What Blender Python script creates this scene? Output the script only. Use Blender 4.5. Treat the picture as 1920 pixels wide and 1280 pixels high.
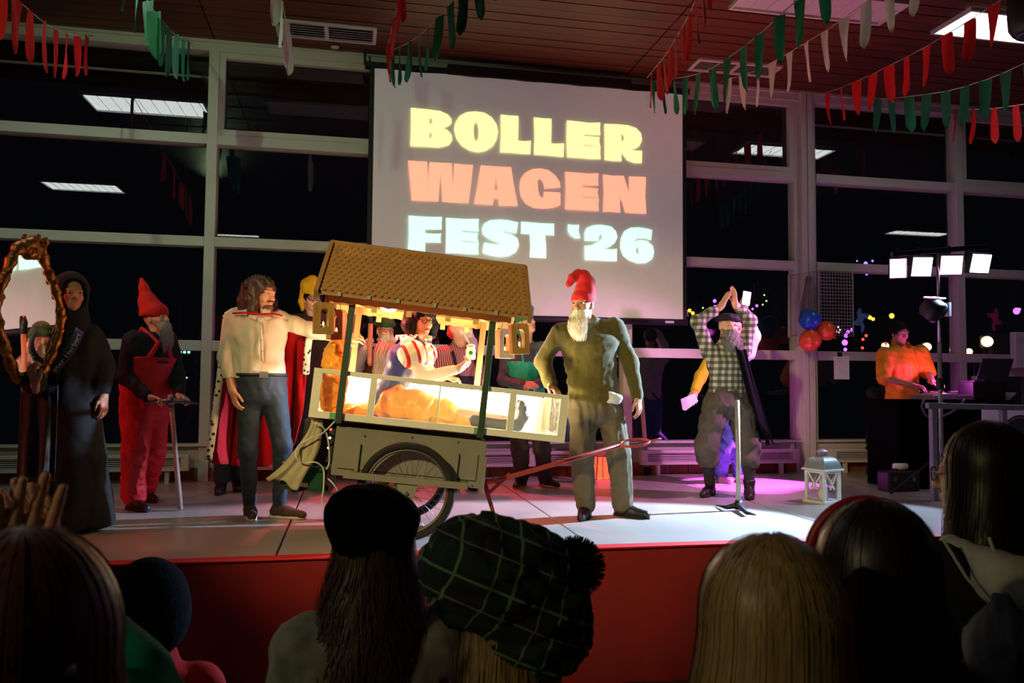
import bpy, math, random
import numpy as np
from mathutils import Vector, Matrix
from mathutils.geometry import tessellate_polygon
for o in list(bpy.data.objects): bpy.data.objects.remove(o)
SC = bpy.context.scene; COL = SC.collection
random.seed(7); RNG = np.random.RandomState(7)
# ---------------------------------------------------------------- camera
FPX = 1500.0; PIT, YAW, ROLL = map(math.radians, (2.915, 11.374, 0.477))
cF = np.array([math.sin(YAW)*math.cos(PIT), math.cos(YAW)*math.cos(PIT), math.sin(PIT)])
cR = np.array([math.cos(YAW), -math.sin(YAW), 0.0]); cU = np.cross(cR, cF)
cR, cU = math.cos(ROLL)*cR + math.sin(ROLL)*cU, -math.sin(ROLL)*cR + math.cos(ROLL)*cU
CAM = np.array([0, 0, 1.0])
cd = bpy.data.cameras.new('camera'); cam = bpy.data.objects.new('camera', cd); COL.objects.link(cam)
cam.matrix_world = Matrix(((cR[0], cU[0], -cF[0], CAM[0]), (cR[1], cU[1], -cF[1], CAM[1]), (cR[2], cU[2], -cF[2], CAM[2]), (0, 0, 0, 1)))
cd.sensor_width = 36; cd.lens = FPX*36/1920; cd.clip_start = .05
cd.dof.use_dof = True; cd.dof.focus_distance = 5.7; cd.dof.aperture_fstop = 6.3
SC.camera = cam
SC.view_settings.view_transform = 'Standard'; SC.view_settings.look = 'None'
SC.view_settings.gamma = 1; SC.view_settings.exposure = 0.18; SC.view_settings.use_curve_mapping = False
def ray(x, y): return cF*FPX + cR*(x-960) - cU*(y-640)
def PY(x, y, Y): d = ray(x, y); return CAM + d*(Y/d[1])          # the point of a sight line at distance Y
def PZ(x, y, Z): d = ray(x, y); return CAM + d*((Z-1.0)/d[2])    # the point of a sight line at height Z
# ---------------------------------------------------------------- world: night outside
w = bpy.data.worlds.new('night'); SC.world = w; w.use_nodes = True
w.node_tree.nodes['Background'].inputs[0].default_value = (.35, .45, .8, 1)
w.node_tree.nodes['Background'].inputs[1].default_value = .0025
def lamp(name, kind, loc, target, col, energy, size=.2, angle=60, blend=.3):
    ld = bpy.data.lights.new(name, kind); o = bpy.data.objects.new(name, ld); COL.objects.link(o)
    o.location = loc; ld.color = col; ld.energy = energy
    if kind == 'SPOT': ld.spot_size = math.radians(angle); ld.spot_blend = blend; ld.shadow_soft_size = size
    elif kind == 'AREA': ld.size = size
    else: ld.shadow_soft_size = size
    if target is not None:
        o.rotation_euler = (Vector(target)-Vector(loc)).to_track_quat('-Z', 'Y').to_euler()
    return o
# stage lanterns hung in the hall, out of the frame, plus an added audience fill
lamp('stage_light_front_left', 'SPOT', (-3.45, -1.6, 4.2), (1.05, 5.5, 1.0), (1, .78, .34), 1700, .08, 29, .6)
lamp('stage_light_green', 'SPOT', (-2.5, 2.0, 4.2), (-1.3, 8.44, 2.7), (.62, 1, .50), 185, .06, 60, .9)
lamp('audience_fill_light', 'SPOT', (-3.05, -.5, 2.2), (1.3, 1.7, .35), (1, .86, .40), 62, .05, 84, .9)  # added fill for the audience, placed so a mullion hides its reflection
lamp('stage_light_red', 'SPOT', (.6, 7.9, 4.25), (.75, 6.55, 0), (1, .05, .08), 760, .06, 50, .8)
lamp('stage_light_red_left', 'SPOT', (-5.2, 4.3, 3.2), (-1.2, 6.3, .5), (1, .10, .08), 270, .06, 48, .8)
lamp('stage_light_red_ceiling', 'SPOT', (3.6, 6.6, 2.3), (3.6, 6.9, 4.4), (1, .12, .06), 40, .10, 120, .9)
# ---------------------------------------------------------------- helpers: materials
MATS = {}
def lin(c):
    return tuple(((x/12.92) if x <= .04045 else ((x+.055)/1.055)**2.4) for x in (v/255 for v in c))
def mat(name, rgb=(200, 200, 200), rough=.7, metal=0., var=.12, vs=12., bump=0., bs=60., sheen=0., coat=0., emit=0., ecol=None, trans=0., stretch=None, spec=.5, sss=0., alpha=1.):
    if name in MATS: return MATS[name]
    m = bpy.data.materials.new(name); m.use_nodes = True; MATS[name] = m
    nt = m.node_tree; b = nt.nodes['Principled BSDF']; c = lin(rgb)
    tc = nt.nodes.new('ShaderNodeTexCoord'); mp = nt.nodes.new('ShaderNodeMapping')
    nt.links.new(tc.outputs['Object'], mp.inputs[0])
    if stretch: mp.inputs['Scale'].default_value = stretch
    if var:
        nz = nt.nodes.new('ShaderNodeTexNoise'); nz.inputs['Scale'].default_value = vs; nz.inputs['Detail'].default_value = 5
        nt.links.new(mp.outputs[0], nz.inputs['Vector'])
        cr = nt.nodes.new('ShaderNodeValToRGB'); nt.links.new(nz.outputs['Fac'], cr.inputs[0])
        cr.color_ramp.elements[0].position = .3; cr.color_ramp.elements[1].position = .7
        cr.color_ramp.elements[0].color = (*[x*(1-var) for x in c], 1); cr.color_ramp.elements[1].color = (*[min(1, x*(1+var)) for x in c], 1)
        nt.links.new(cr.outputs[0], b.inputs['Base Color'])
    else: b.inputs['Base Color'].default_value = (*c, 1)
    b.inputs['Roughness'].default_value = rough; b.inputs['Metallic'].default_value = metal
    b.inputs['Specular IOR Level'].default_value = spec
    b.inputs['Sheen Weight'].default_value = sheen; b.inputs['Coat Weight'].default_value = coat
    b.inputs['Transmission Weight'].default_value = trans; b.inputs['Alpha'].default_value = alpha
    if sss:
        b.inputs['Subsurface Weight'].default_value = sss; b.inputs['Subsurface Radius'].default_value = (.02, .008, .004)
    if emit:
        b.inputs['Emission Color'].default_value = (*(ecol or c), 1); b.inputs['Emission Strength'].default_value = emit
    if bump:
        n2 = nt.nodes.new('ShaderNodeTexNoise'); n2.inputs['Scale'].default_value = bs; n2.inputs['Detail'].default_value = 4
        nt.links.new(mp.outputs[0], n2.inputs['Vector'])
        bp = nt.nodes.new('ShaderNodeBump'); bp.inputs['Strength'].default_value = bump; bp.inputs['Distance'].default_value = .01
        nt.links.new(n2.outputs['Fac'], bp.inputs['Height']); nt.links.new(bp.outputs[0], b.inputs['Normal'])
    return m
def bands(name, cols, period, axis, rough=.7, widths=None, bump=0):
    """woven plaid or stripes: dark ground, bands across the given axes of the object space"""
    if name in MATS: return MATS[name]
    m = mat(name, cols[0], rough, bump=bump); nt = m.node_tree; b = nt.nodes['Principled BSDF']
    tc = nt.nodes.new('ShaderNodeTexCoord'); sx = nt.nodes.new('ShaderNodeSeparateXYZ'); nt.links.new(tc.outputs['Object'], sx.inputs[0])
    prev = None
    base = nt.nodes.new('ShaderNodeRGB'); base.outputs[0].default_value = (*lin(cols[0]), 1); prev = base.outputs[0]
    for ax, per, wd, col, ph, fac in axis:
        if isinstance(ax, str): src = sx.outputs[ax]
        else:
            vm = nt.nodes.new('ShaderNodeVectorMath'); vm.operation = 'DOT_PRODUCT'; vm.inputs[1].default_value = ax
            nt.links.new(tc.outputs['Object'], vm.inputs[0]); src = vm.outputs['Value']
        md = nt.nodes.new('ShaderNodeMath'); md.operation = 'MULTIPLY_ADD'; md.inputs[1].default_value = 1/per; md.inputs[2].default_value = ph+100
        nt.links.new(src, md.inputs[0])
        fr = nt.nodes.new('ShaderNodeMath'); fr.operation = 'FRACT'; nt.links.new(md.outputs[0], fr.inputs[0])
        lt = nt.nodes.new('ShaderNodeMath'); lt.operation = 'LESS_THAN'; lt.inputs[1].default_value = wd; nt.links.new(fr.outputs[0], lt.inputs[0])
        mu = nt.nodes.new('ShaderNodeMath'); mu.operation = 'MULTIPLY'; mu.inputs[1].default_value = fac; nt.links.new(lt.outputs[0], mu.inputs[0])
        mx = nt.nodes.new('ShaderNodeMix'); mx.data_type = 'RGBA'; nt.links.new(mu.outputs[0], mx.inputs[0])
        nt.links.new(prev, mx.inputs[6]); mx.inputs[7].default_value = (*lin(col), 1); prev = mx.outputs[2]
    nt.links.new(prev, b.inputs['Base Color'])
    return m
def glass_mat(name, ior=2.1, tint=(1, 1, 1), bump=0., haze=0., bs=6.):
    m = bpy.data.materials.new(name); m.use_nodes = True; MATS[name] = m; nt = m.node_tree; nt.nodes.clear()
    out = nt.nodes.new('ShaderNodeOutputMaterial'); mx = nt.nodes.new('ShaderNodeMixShader')
    tr = nt.nodes.new('ShaderNodeBsdfTransparent'); tr.inputs[0].default_value = (*tint, 1)
    gl = nt.nodes.new('ShaderNodeBsdfGlossy'); gl.inputs['Roughness'].default_value = .0 if not bump else .08
    fr = nt.nodes.new('ShaderNodeFresnel'); fr.inputs['IOR'].default_value = ior
    ge = nt.nodes.new('ShaderNodeNewGeometry'); iv = nt.nodes.new('ShaderNodeMath'); iv.operation = 'SUBTRACT'; iv.inputs[0].default_value = 1; nt.links.new(ge.outputs['Backfacing'], iv.inputs[1])
    ml = nt.nodes.new('ShaderNodeMath'); ml.operation = 'MULTIPLY'; nt.links.new(fr.outputs[0], ml.inputs[0]); nt.links.new(iv.outputs[0], ml.inputs[1])   # the rear face of a pane only transmits
    nt.links.new(ml.outputs[0], mx.inputs[0]); nt.links.new(gl.outputs[0], mx.inputs[2])
    src = tr.outputs[0]
    if haze:
        df = nt.nodes.new('ShaderNodeBsdfTranslucent'); df.inputs[0].default_value = (.9, .9, .85, 1); m2 = nt.nodes.new('ShaderNodeMixShader'); m2.inputs[0].default_value = haze
        nt.links.new(src, m2.inputs[1]); nt.links.new(df.outputs[0], m2.inputs[2]); src = m2.outputs[0]
    nt.links.new(src, mx.inputs[1]); nt.links.new(mx.outputs[0], out.inputs[0])
    if bump:
        tc = nt.nodes.new('ShaderNodeTexCoord'); nz = nt.nodes.new('ShaderNodeTexNoise'); nz.inputs['Scale'].default_value = bs; nz.inputs['Detail'].default_value = 3
        nz.inputs['Distortion'].default_value = 1.5
        nt.links.new(tc.outputs['Object'], nz.inputs['Vector'])
        bp = nt.nodes.new('ShaderNodeBump'); bp.inputs['Strength'].default_value = bump; bp.inputs['Distance'].default_value = .16
        nt.links.new(nz.outputs['Fac'], bp.inputs['Height']); nt.links.new(bp.outputs[0], gl.inputs['Normal']); 
    return m
def glow(name, rgb, strength):
    if name in MATS: return MATS[name]
    m = bpy.data.materials.new(name); m.use_nodes = True; MATS[name] = m; b = m.node_tree.nodes['Principled BSDF']
    b.inputs['Base Color'].default_value = (*rgb, 1); b.inputs['Emission Color'].default_value = (*rgb, 1); b.inputs['Emission Strength'].default_value = strength
    return m
# ---------------------------------------------------------------- helpers: meshes
def V3(a): return np.array(a, float)
def unit(v): v = np.asarray(v, float); return v/(np.linalg.norm(v)+1e-12)
def frame(d, up=(0, 0, 1)):
    d = unit(d); up = np.array(up, float)
    if abs(d@up) > .98: up = np.array([1., 0, 0])
    s = unit(np.cross(d, up)); return d, s, np.cross(s, d)
class MB:
    def __init__(self): self.v = []; self.f = []; self.mi = []; self.cur = 0
    def add(self, vs, fs):
        n = len(self.v); self.v.extend([tuple(map(float, p)) for p in vs]); self.f.extend([tuple(i+n for i in f) for f in fs]); self.mi.extend([self.cur]*len(fs)); return self
    def box(self, c, s, R=None):
        c = V3(c); h = V3(s)/2; P = np.array([[x, y, z] for x in (-1, 1) for y in (-1, 1) for z in (-1, 1)])*h
        if R is not None: P = P@np.array(R).T
        return self.add(P+c, [(0, 1, 3, 2), (4, 6, 7, 5), (0, 4, 5, 1), (2, 3, 7, 6), (0, 2, 6, 4), (1, 5, 7, 3)])
    def b2(self, lo, hi): lo = V3(lo); hi = V3(hi); return self.box((lo+hi)/2, hi-lo)
    def bar(self, a, b, w, h, up=(0, 0, 1)):
        a, b = V3(a), V3(b); d, s, u = frame(b-a, up); L = np.linalg.norm(b-a)
        return self.box((a+b)/2, (L, w, h), np.array([d, s, u]).T)
    def tube(self, path, r, n=8, closed=False, caps=True):
        P = [V3(p) for p in path]; m = len(P); rs = r if hasattr(r, '__len__') else [r]*m; vs = []; up = None
        for i, p in enumerate(P):
            a = P[i-1] if (i or closed) else P[i]; b = P[(i+1) % m] if (i < m-1 or closed) else P[i]
            d = unit(b-a)
            if up is None: d, s, u = frame(d)
            else: s = unit(np.cross(d, up)); u = np.cross(s, d)
            up = u
            for k in range(n): t = 2*math.pi*k/n; vs.append(p+rs[i]*(math.cos(t)*s+math.sin(t)*u))
        fs = []
        for i in range(m if closed else m-1):
            j = (i+1) % m
            for k in range(n): l = (k+1) % n; fs.append((i*n+k, i*n+l, j*n+l, j*n+k))
        if caps and not closed: fs.append(tuple(range(n))[::-1]); fs.append(tuple((m-1)*n+k for k in range(n)))
        return self.add(vs, fs)
    def lathe(self, prof, c=(0, 0, 0), n=24, axis=(0, 0, 1)):
        d, s, u = frame(axis); vs = []; fs = []; c = V3(c)
        for r, z in prof:
            for k in range(n): t = 2*math.pi*k/n; vs.append(c+d*z+max(r, 1e-4)*(math.cos(t)*s+math.sin(t)*u))
        for i in range(len(prof)-1):
            for k in range(n): l = (k+1) % n; fs.append((i*n+k, (i+1)*n+k, (i+1)*n+l, i*n+l))
        fs.append(tuple(range(n))); fs.append(tuple((len(prof)-1)*n+k for k in range(n))[::-1])
        return self.add(vs, fs)
    def prism(self, poly, o, ex, ey, th, holes=()):
        """flat outline (with holes) in the plane o+x*ex+y*ey, thickness th along ex x ey"""
        o, ex, ey = V3(o), V3(ex), V3(ey); nz = unit(np.cross(ex, ey))*th
        loops = [list(poly)]+[list(h) for h in holes]
        tri = tessellate_polygon([[Vector((x, y, 0)) for x, y in l] for l in loops])
        flat = [p for l in loops for p in l]; n = len(flat)
        vs = [o+x*ex+y*ey for x, y in flat]+[o+x*ex+y*ey+nz for x, y in flat]
        fs = []
        for t in tri:
            a, b, c = (np.array(flat[i]) for i in t)
            if (b-a)[0]*(c-a)[1]-(b-a)[1]*(c-a)[0] < 0: t = t[::-1]
            fs.append(tuple(t[::-1])); fs.append(tuple(i+n for i in t))
        k = 0
        for li, l in enumerate(loops):
            m = len(l); ar = sum(l[i][0]*l[(i+1) % m][1]-l[(i+1) % m][0]*l[i][1] for i in range(m)); sg = (ar > 0) == (li == 0)
            for i in range(m):
                a, b = k+i, k+(i+1) % m
                fs.append((a, b, b+n, a+n) if sg else (b, a, a+n, b+n))
            k += m
        return self.add(vs, fs)
    def grid(self, P, closed_u=False):
        P = np.asarray(P); a, b = P.shape[:2]; fs = []
        for i in range(a-1+(1 if closed_u else 0)):
            for j in range(b-1): i2 = (i+1) % a; fs.append((i*b+j, i2*b+j, i2*b+j+1, i*b+j+1))
        return self.add(P.reshape(-1, 3), fs)
    def sphere(self, c, r, n=16, m=10, R=None):
        c = V3(c); r = np.ones(3)*r; P = []
        for i in range(m+1):
            t = math.pi*i/m
            for k in range(n): p = 2*math.pi*k/n; P.append((math.sin(t)*math.cos(p), math.sin(t)*math.sin(p), math.cos(t)))
        P = np.array(P)*r
        if R is not None: P = P@np.array(R).T
        return self.add(P+c, [(i*n+k, (i+1)*n+k, (i+1)*n+(k+1) % n, i*n+(k+1) % n) for i in range(m) for k in range(n)])
    def mesh(self, name):
        me = bpy.data.meshes.new(name); me.from_pydata(self.v, [], self.f); me.polygons.foreach_set('material_index', self.mi); me.update(); return me
    def build(self, name, m, parent=None, smooth=False, local=False, bevel=0, **kw):
        return link(name, self.mesh(name), m, parent, smooth, local, bevel, **kw)
def link(name, me, m, parent=None, smooth=False, local=False, bevel=0, label=None, kind=None):
    if smooth: me.polygons.foreach_set('use_smooth', [True]*len(me.polygons))
    for x in (m if isinstance(m, (list, tuple)) else [m]):
        if x is not None: me.materials.append(x)
    o = bpy.data.objects.new(name, me); COL.objects.link(o)
    if parent is not None:
        o.parent = parent
        if not local: o.matrix_parent_inverse = PM.get(parent.name, Matrix.Identity(4)).inverted()
    if bevel:
        bv = o.modifiers.new('bevel', 'BEVEL'); bv.width = bevel; bv.segments = 2; bv.limit_method = 'ANGLE'
    if label: o['label'] = label
    if kind: o['kind'] = kind
    return o
PM = {}
def tag(o, label, cat, group=None):
    o['label'] = label; o['category'] = cat
    if group: o['group'] = group
    PM.setdefault(o.name, Matrix.Identity(4)); return o
def thing(name, label, cat, loc=(0, 0, 0), rot=None, group=None):
    o = bpy.data.objects.new(name, None); COL.objects.link(o); o.empty_display_size = .1
    Mx = Matrix.Translation(Vector(loc))
    if rot is not None: Mx = Mx@rot
    o.matrix_world = Mx; PM[o.name] = Mx
    return tag(o, label, cat, group)
def struct(name, loc=(0, 0, 0)):
    o = bpy.data.objects.new(name, None); COL.objects.link(o); o.location = loc; PM[o.name] = Matrix.Translation(Vector(loc)); o['kind'] = 'structure'; return o
def sbuild(mb, name, m, **kw):
    o = mb.build(name, m, **kw); o['kind'] = 'structure'; PM[o.name] = Matrix.Identity(4); return o
def copyto(o, parent, mx=None):
    c = o.copy(); COL.objects.link(c); c.parent = parent
    if mx is not None: c.matrix_local = mx
    return c
# ================================================================ the hall
YW = 8.44; ZC = 4.43; ZF = -.8
wood = mat('ceiling_wood', (92, 48, 27), .55, var=.25, vs=3, bump=.15, bs=9, stretch=(.15, 3, 3))
grey = mat('window_frame_paint', (188, 186, 178), .5, var=.05, vs=3)
cream = mat('wall_plaster', (120, 110, 100), .8, var=.08, vs=2, bump=.1)
slabm = mat('stage_slab', (158, 154, 146), .30, var=.10, vs=2.2, bump=.03, bs=30, spec=.5)
jointm = mat('dark_joint', (28, 26, 24), .9, var=0)
sbuild(MB().b2((-10, -9, ZF-.1), (16, 4.7, ZF)), 'floor', mat('hall_floor', (70, 62, 54), .5, var=.15, vs=1.5))
st = sbuild(MB().b2((-10, 4.72, ZF), (16, YW+.3, -.03)), 'stage_base', jointm)
sl = struct('stage_floor')
x = -.40-1.88*5
while x < 15:
    MB().b2((x+.006, 4.72, -.03), (x+1.88-.006, YW, 0)).build('slab', slabm, sl, bevel=.004); x += 1.88
# red cloth hung on the stage front, with a rounded red edge strip
redcloth = mat('red_felt', (124, 5, 11), .9, var=.12, vs=6, bump=.2, bs=120, sheen=.2)
n = 260; xs = np.linspace(-6, 10, n); P = []
for x in xs:
    wv = .012*math.sin(x*5.1)+.008*math.sin(x*11.3+1)
    P.append([(x, 4.695, .004), (x, 4.68+wv*.15, -.02), (x, 4.67+wv*.7, -.25), (x, 4.66+wv, -.55), (x, 4.655+wv, ZF+.005)])
tag(MB().grid(P).build('stage_skirt', redcloth, None, True), 'red felt cloth hanging down the front of the stage', 'stage skirt')
sbuild(MB().b2((-6, 4.66, .0), (10, 4.76, .012)), 'trim_1', mat('red_edge', (190, 10, 20), .6, var=.05), bevel=.004)
# side and rear walls of the hall
sbuild(MB().b2((-10.2, -9, ZF), (-10, YW+.3, ZC)), 'wall_left', cream)
sbuild(MB().b2((16, -9, ZF), (16.2, YW+.3, ZC)), 'wall_right', cream)
sbuild(MB().b2((-10, -9.2, ZF), (16, -9, ZC)), 'wall_rear', cream)
# ceiling: planks running along the stage, a dark backing showing in the joints
cl_ = sbuild(MB().b2((-10, -9, ZC+.03), (16, YW+.3, ZC+.12)), 'ceiling', jointm)
seams = [-10, -5.78, -1.41, 2.96, 7.33, 11.7, 16]
pm = {}
for si in range(len(seams)-1):
    a, b = seams[si]+.008, seams[si+1]-.008
    me = MB().b2((a, -.0735, 0), (b, .0735, .03)).mesh('plank'); me.materials.append(wood); pm[si] = me
y = YW-.08; k = 0
while y > 4.6:
    for si in range(len(seams)-1):
        o = bpy.data.objects.new('plank', pm[si]); COL.objects.link(o); o.parent = cl_; o.location = (0, y, ZC+.002*((k*7+si*3) % 3))
        bv = None
    y -= .16; k += 1
mb = MB()
while y > -9:
    mb.b2((-10, y-.0735, ZC), (16, y+.0735, ZC+.03)); y -= .16
o = mb.build('plank_field', wood, cl_); o['kind'] = 'stuff'
# ---------------------------------------------------------------- glazed rear wall of the stage
wb = struct('wall_back')
mull = [(-5.78, .10), (-3.595, .10), (-1.41, .10), (.78, .10), (2.99, .10), (5.17, .28), (7.24, .10), (9.4, .1), (11.6, .1)]
rows = [(.3645, None), (1.286, 1.39), (2.333, 2.43), (3.368, 3.47), (4.33, 4.43)]
Yf = YW-.06
for X, wd in mull:
    mb = MB()
    if wd > .2:
        mb.b2((X-.14, Yf+.02, 0), (X+.14, YW+.1, ZC)); mb.b2((X-.075, Yf-.04, 0), (X-.005, Yf+.02, ZC)); mb.b2((X+.005, Yf-.04, 0), (X+.075, Yf+.02, ZC))
    else: mb.b2((X-wd/2, Yf, 0), (X+wd/2, YW+.1, ZC))
    mb.build('mullion', grey, wb, bevel=.004)
MB().b2((-10, Yf-.005, 4.32), (16, YW+.1, ZC)).build('head_rail', grey, wb, bevel=.004)
MB().b2((-10, Yf-.03, 4.40), (16, Yf-.005, ZC)).build('cornice', grey, wb, bevel=.003)
MB().b2((-10, YW-.02, .13), (16, YW+.1, .3645)).build('apron_panel', grey, wb)
MB().b2((-10, Yf-.03, .345), (16, YW, .3645)).build('sill', grey, wb, bevel=.003)
glass = glass_mat('window_glass', 2.15)
bays = [(mull[i][0]+mull[i][1]/2, mull[i+1][0]-mull[i+1][1]/2) for i in range(len(mull)-1)]
wn = 0
for bi, (a, b) in enumerate(bays):
    wn += 1; win = struct('window_%d' % wn)
    for ri in (1, 2, 3): MB().b2((a, Yf+.003, rows[ri][0]), (b, YW+.09, rows[ri][1])).build('transom', grey, win, bevel=.003)
    for ri in range(4):
        z0 = rows[ri][0] if ri == 0 else rows[ri][1]; z1 = rows[ri+1][0]
        z1 = min(z1, 4.32)
        if ri == 3 and bi in (0, 2, 4, 6, 8) :   # opening sash in the top row
            s = .06; mb = MB()
            for lo, hi in (((a, z0), (b, z0+s)), ((a, z1-s), (b, z1)), ((a, z0+s), (a+s, z1-s)), ((b-s, z0+s), (b, z1-s))):
                mb.b2((lo[0], Yf+.012, lo[1]), (hi[0], YW+.02, hi[1]))
            mb.build('sash_frame', grey, win, bevel=.003)
        MB().b2((a-.01, YW+.03, z0-.01), (b+.01, YW+.036, z1+.01)).build('pane', glass, win)
    if bi not in (0, 2, 4):                                        # curtain track seen behind the top panes
        MB().b2((a, YW+.12, 4.10), (b, YW+.14, 4.125)).build('blind_rail', mat('rail_grey', (120, 120, 112), .5), win)
# glazed door frame in the bay on the far right
dr = struct('door_1')
mb = MB(); a, b = 7.36, 9.3
for lo, hi in (((a, .0), (a+.14, 1.24)), ((b-.14, 0), (b, 1.24)), ((a, 1.12), (b, 1.24)), ((a, 0), (b, .2)), (((a+b)/2-.09, 0), ((a+b)/2+.09, 1.24))): mb.b2((lo[0], Yf-.03, lo[1]), (hi[0], Yf+.02, hi[1]))
mb.build('door_frame', grey, dr, bevel=.004)
# convector covers with slatted grilles and wood panelling below
slat = MB().b2((-.5, -.006, -.005), (.5, .006, .005)).mesh('slat'); slat.materials.append(grey)
plkm = mat('panel_wood', (122, 62, 30), .6, var=.3, vs=5, stretch=(4, 4, .6), bump=.1)
for bi, (a, b) in enumerate(bays):
    mx = (a+b)/2; r = thing('convector_cover', 'long white slatted heater cover below the windows, '+['beyond the left edge', 'behind the black robe', 'behind the red cape', 'behind the cart wheel', 'behind the olive sweater man', 'beside the white lantern', 'beyond the black desk', 'beyond the far right'][bi], 'heater', (mx, YW-.155, .12), None, 'heater covers along the glazed wall')
    a2, b2_ = a+.06, b-.06; mb = MB()
    y0, y1 = YW-.20, YW-.108
    for lo, hi in (((a2, .118), (b2_, .15)), ((a2, .245), (b2_, .275)), ((a2, .15), (a2+.07, .245)), ((b2_-.07, .15), (b2_, .245)), ((mx-.03, .15), (mx+.03, .245))): mb.b2((lo[0], y0, lo[1]), (hi[0], y1, hi[1]))
    mb.build('housing', grey, r, bevel=.003)
    for s0, s1 in ((a2+.07, mx-.03), (mx+.03, b2_-.07)):
        for k in range(5):
            o = bpy.data.objects.new('slat', slat); COL.objects.link(o); o.parent = r; o.scale = (s1-s0, 1, 1); o.location = ((s0+s1)/2-mx, -.02, .04+k*.019)
    MB().b2((a2+.02, YW-.125, .14), (b2_-.02, YW-.12, .26)).build('grille_backing', jointm, r)
    for xx in (a2+.2, b2_-.2): MB().b2((xx-.02, YW-.17, 0), (xx+.02, YW-.13, .12)).build('foot', grey, r)
    nn = max(1, round((b-a)/.22)); pw = (b-a)/nn
    for k in range(nn): MB().b2((a+k*pw+.004, YW-.04-.003*(k % 2), .002), (a+(k+1)*pw-.004, YW, .13)).build('panel_board', plkm, wb)
MB().b2((-10, YW-.02, 0), (16, YW+.1, .13)).build('panel_backing', jointm, wb)
# ---------------------------------------------------------------- ceiling fittings
whitep = mat('white_plastic', (205, 205, 200), .45, var=.03)
lon = glow('light_diffuser_on', (.93, 1, .97), 5.0)
loff = mat('light_diffuser_off', (200, 200, 205), .4, var=.04)
def ceiling_light(x0, x1, y0, y1, on, label, dots=False):
    r = thing('ceiling_light', label, 'ceiling light', ((x0+x1)/2, (y0+y1)/2, ZC), None, 'rectangular ceiling lights')
    mb = MB(); t = .025; z0 = ZC-.035
    for lo, hi in (((x0-t, y0-t), (x1+t, y0)), ((x0-t, y1), (x1+t, y1+t)), ((x0-t, y0), (x0, y1)), ((x1, y0), (x1+t, y1))): mb.b2((*lo, z0), (*hi, ZC+.0))
    mb.build('frame', whitep, r)
    n = 3; w_ = (x1-x0)/n
    MB().b2((x0, y0, ZC-.012), (x1, y1, ZC-.004)).build('diffuser', lon if on else loff, r)
    lv = MB().b2((-.002, y0-(y0+y1)/2, -.006), (.002, y1-(y0+y1)/2, 0)).mesh('louvre'); lv.materials.append(whitep)
    for k in range(1, 3*n):
        o = bpy.data.objects.new('louvre', lv); COL.objects.link(o); o.parent = r; o.location = (x0+k*w_/3-(x0+x1)/2, 0, -.014)
ceiling_light(-3.22, -1.85, 6.08, 6.68, True, 'lit white ceiling panel over the left of the stage, seen mirrored in the window')
ceiling_light(-1.05, .18, 6.50, 6.90, False, 'unlit ceiling panel over the stage left of the screen')
ceiling_light(3.33, 4.82, 6.17, 6.56, False, 'unlit greyish ceiling panel above the white pennants')
ceiling_light(5.47, 6.85, 6.15, 6.62, True, 'bright white ceiling panel behind the red pennants at the top right')
ceiling_light(-5.33, -4.12, 1.30, 1.90, True, 'lit ceiling panel over the audience on the left, mirrored small in the window')
ceiling_light(11.7, 13.1, 1.1, 1.5, True, 'lit ceiling panel far to the right over the hall')
ceiling_light(-3.2, -2.2, -2.85, -2.6, True, 'narrow lit ceiling panel at the back of the hall')
def vent(x0, x1, y0, y1, label):
    r = thing('ceiling_vent', label, 'air vent', ((x0+x1)/2, (y0+y1)/2, ZC), None, 'white ceiling air vents')
    z0 = ZC-.02; mb = MB(); t = .035
    for lo, hi in (((x0, y0), (x1, y0+t)), ((x0, y1-t), (x1, y1)), ((x0, y0+t), (x0+t, y1-t)), ((x1-t, y0+t), (x1, y1-t)), (((x0+x1)/2-.02, y0+t), ((x0+x1)/2+.02, y1-t))): mb.b2((*lo, z0), (*hi, ZC))
    mb.build('frame', whitep, r)
    MB().b2((x0+.02, y0+.02, ZC-.006), (x1-.02, y1-.02, ZC-.001)).build('backing', jointm, r)
    for k in range(6):
        yy = y0+t+(k+.5)*(y1-y0-2*t)/6
        MB().box(((x0+x1)/2, yy, ZC-.014), (x1-x0-2*t, .022, .004), Matrix.Rotation(.5, 3, 'X')).build('slat', whitep, r)
vent(-.775, .19, 7.72, 8.10, 'white slatted air vent in the wooden ceiling left of the screen')
vent(3.54, 4.51, 7.72, 8.03, 'white slatted air vent in the wooden ceiling right of the screen')
tag(MB().lathe([(.03, 0), (.045, -.006), (.04, -.02), (.0, -.024)], (*PZ(628, 86, ZC)[:2], ZC), 20).build('smoke_detector', whitep, None, True), 'small round white detector on the ceiling below the left vent', 'detector')
r = thing('hanging_speaker', 'black round-cornered loudspeaker hanging from the ceiling in the top right corner', 'loudspeaker', (5.05, 5.15, 4.05))
s_ = MB()
bx = PY(1935, 18, 4.9)
blackp = mat('black_plastic', (16, 16, 17), .55, var=.1)
MB().lathe([(.02, -.20), (.09, -.195), (.13, -.175), (.155, -.13), (.16, -.05), (.16, .10), (.14, .15), (.08, .17)], bx, 28).build('cabinet', blackp, r, True); MB().lathe([(.085, -.198), (.10, -.200), (.115, -.19)], bx, 28).build('grille_ring', mat('ring_grey', (40, 40, 42), .4), r, True); MB().tube([bx+[0, 0, .1], (bx[0], bx[1], ZC)], .012).build('bracket', blackp, r)
r.location = (bx[0], bx[1], bx[2]); 
for c in r.children: c.matrix_parent_inverse = Matrix.Translation(-Vector(bx))
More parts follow.
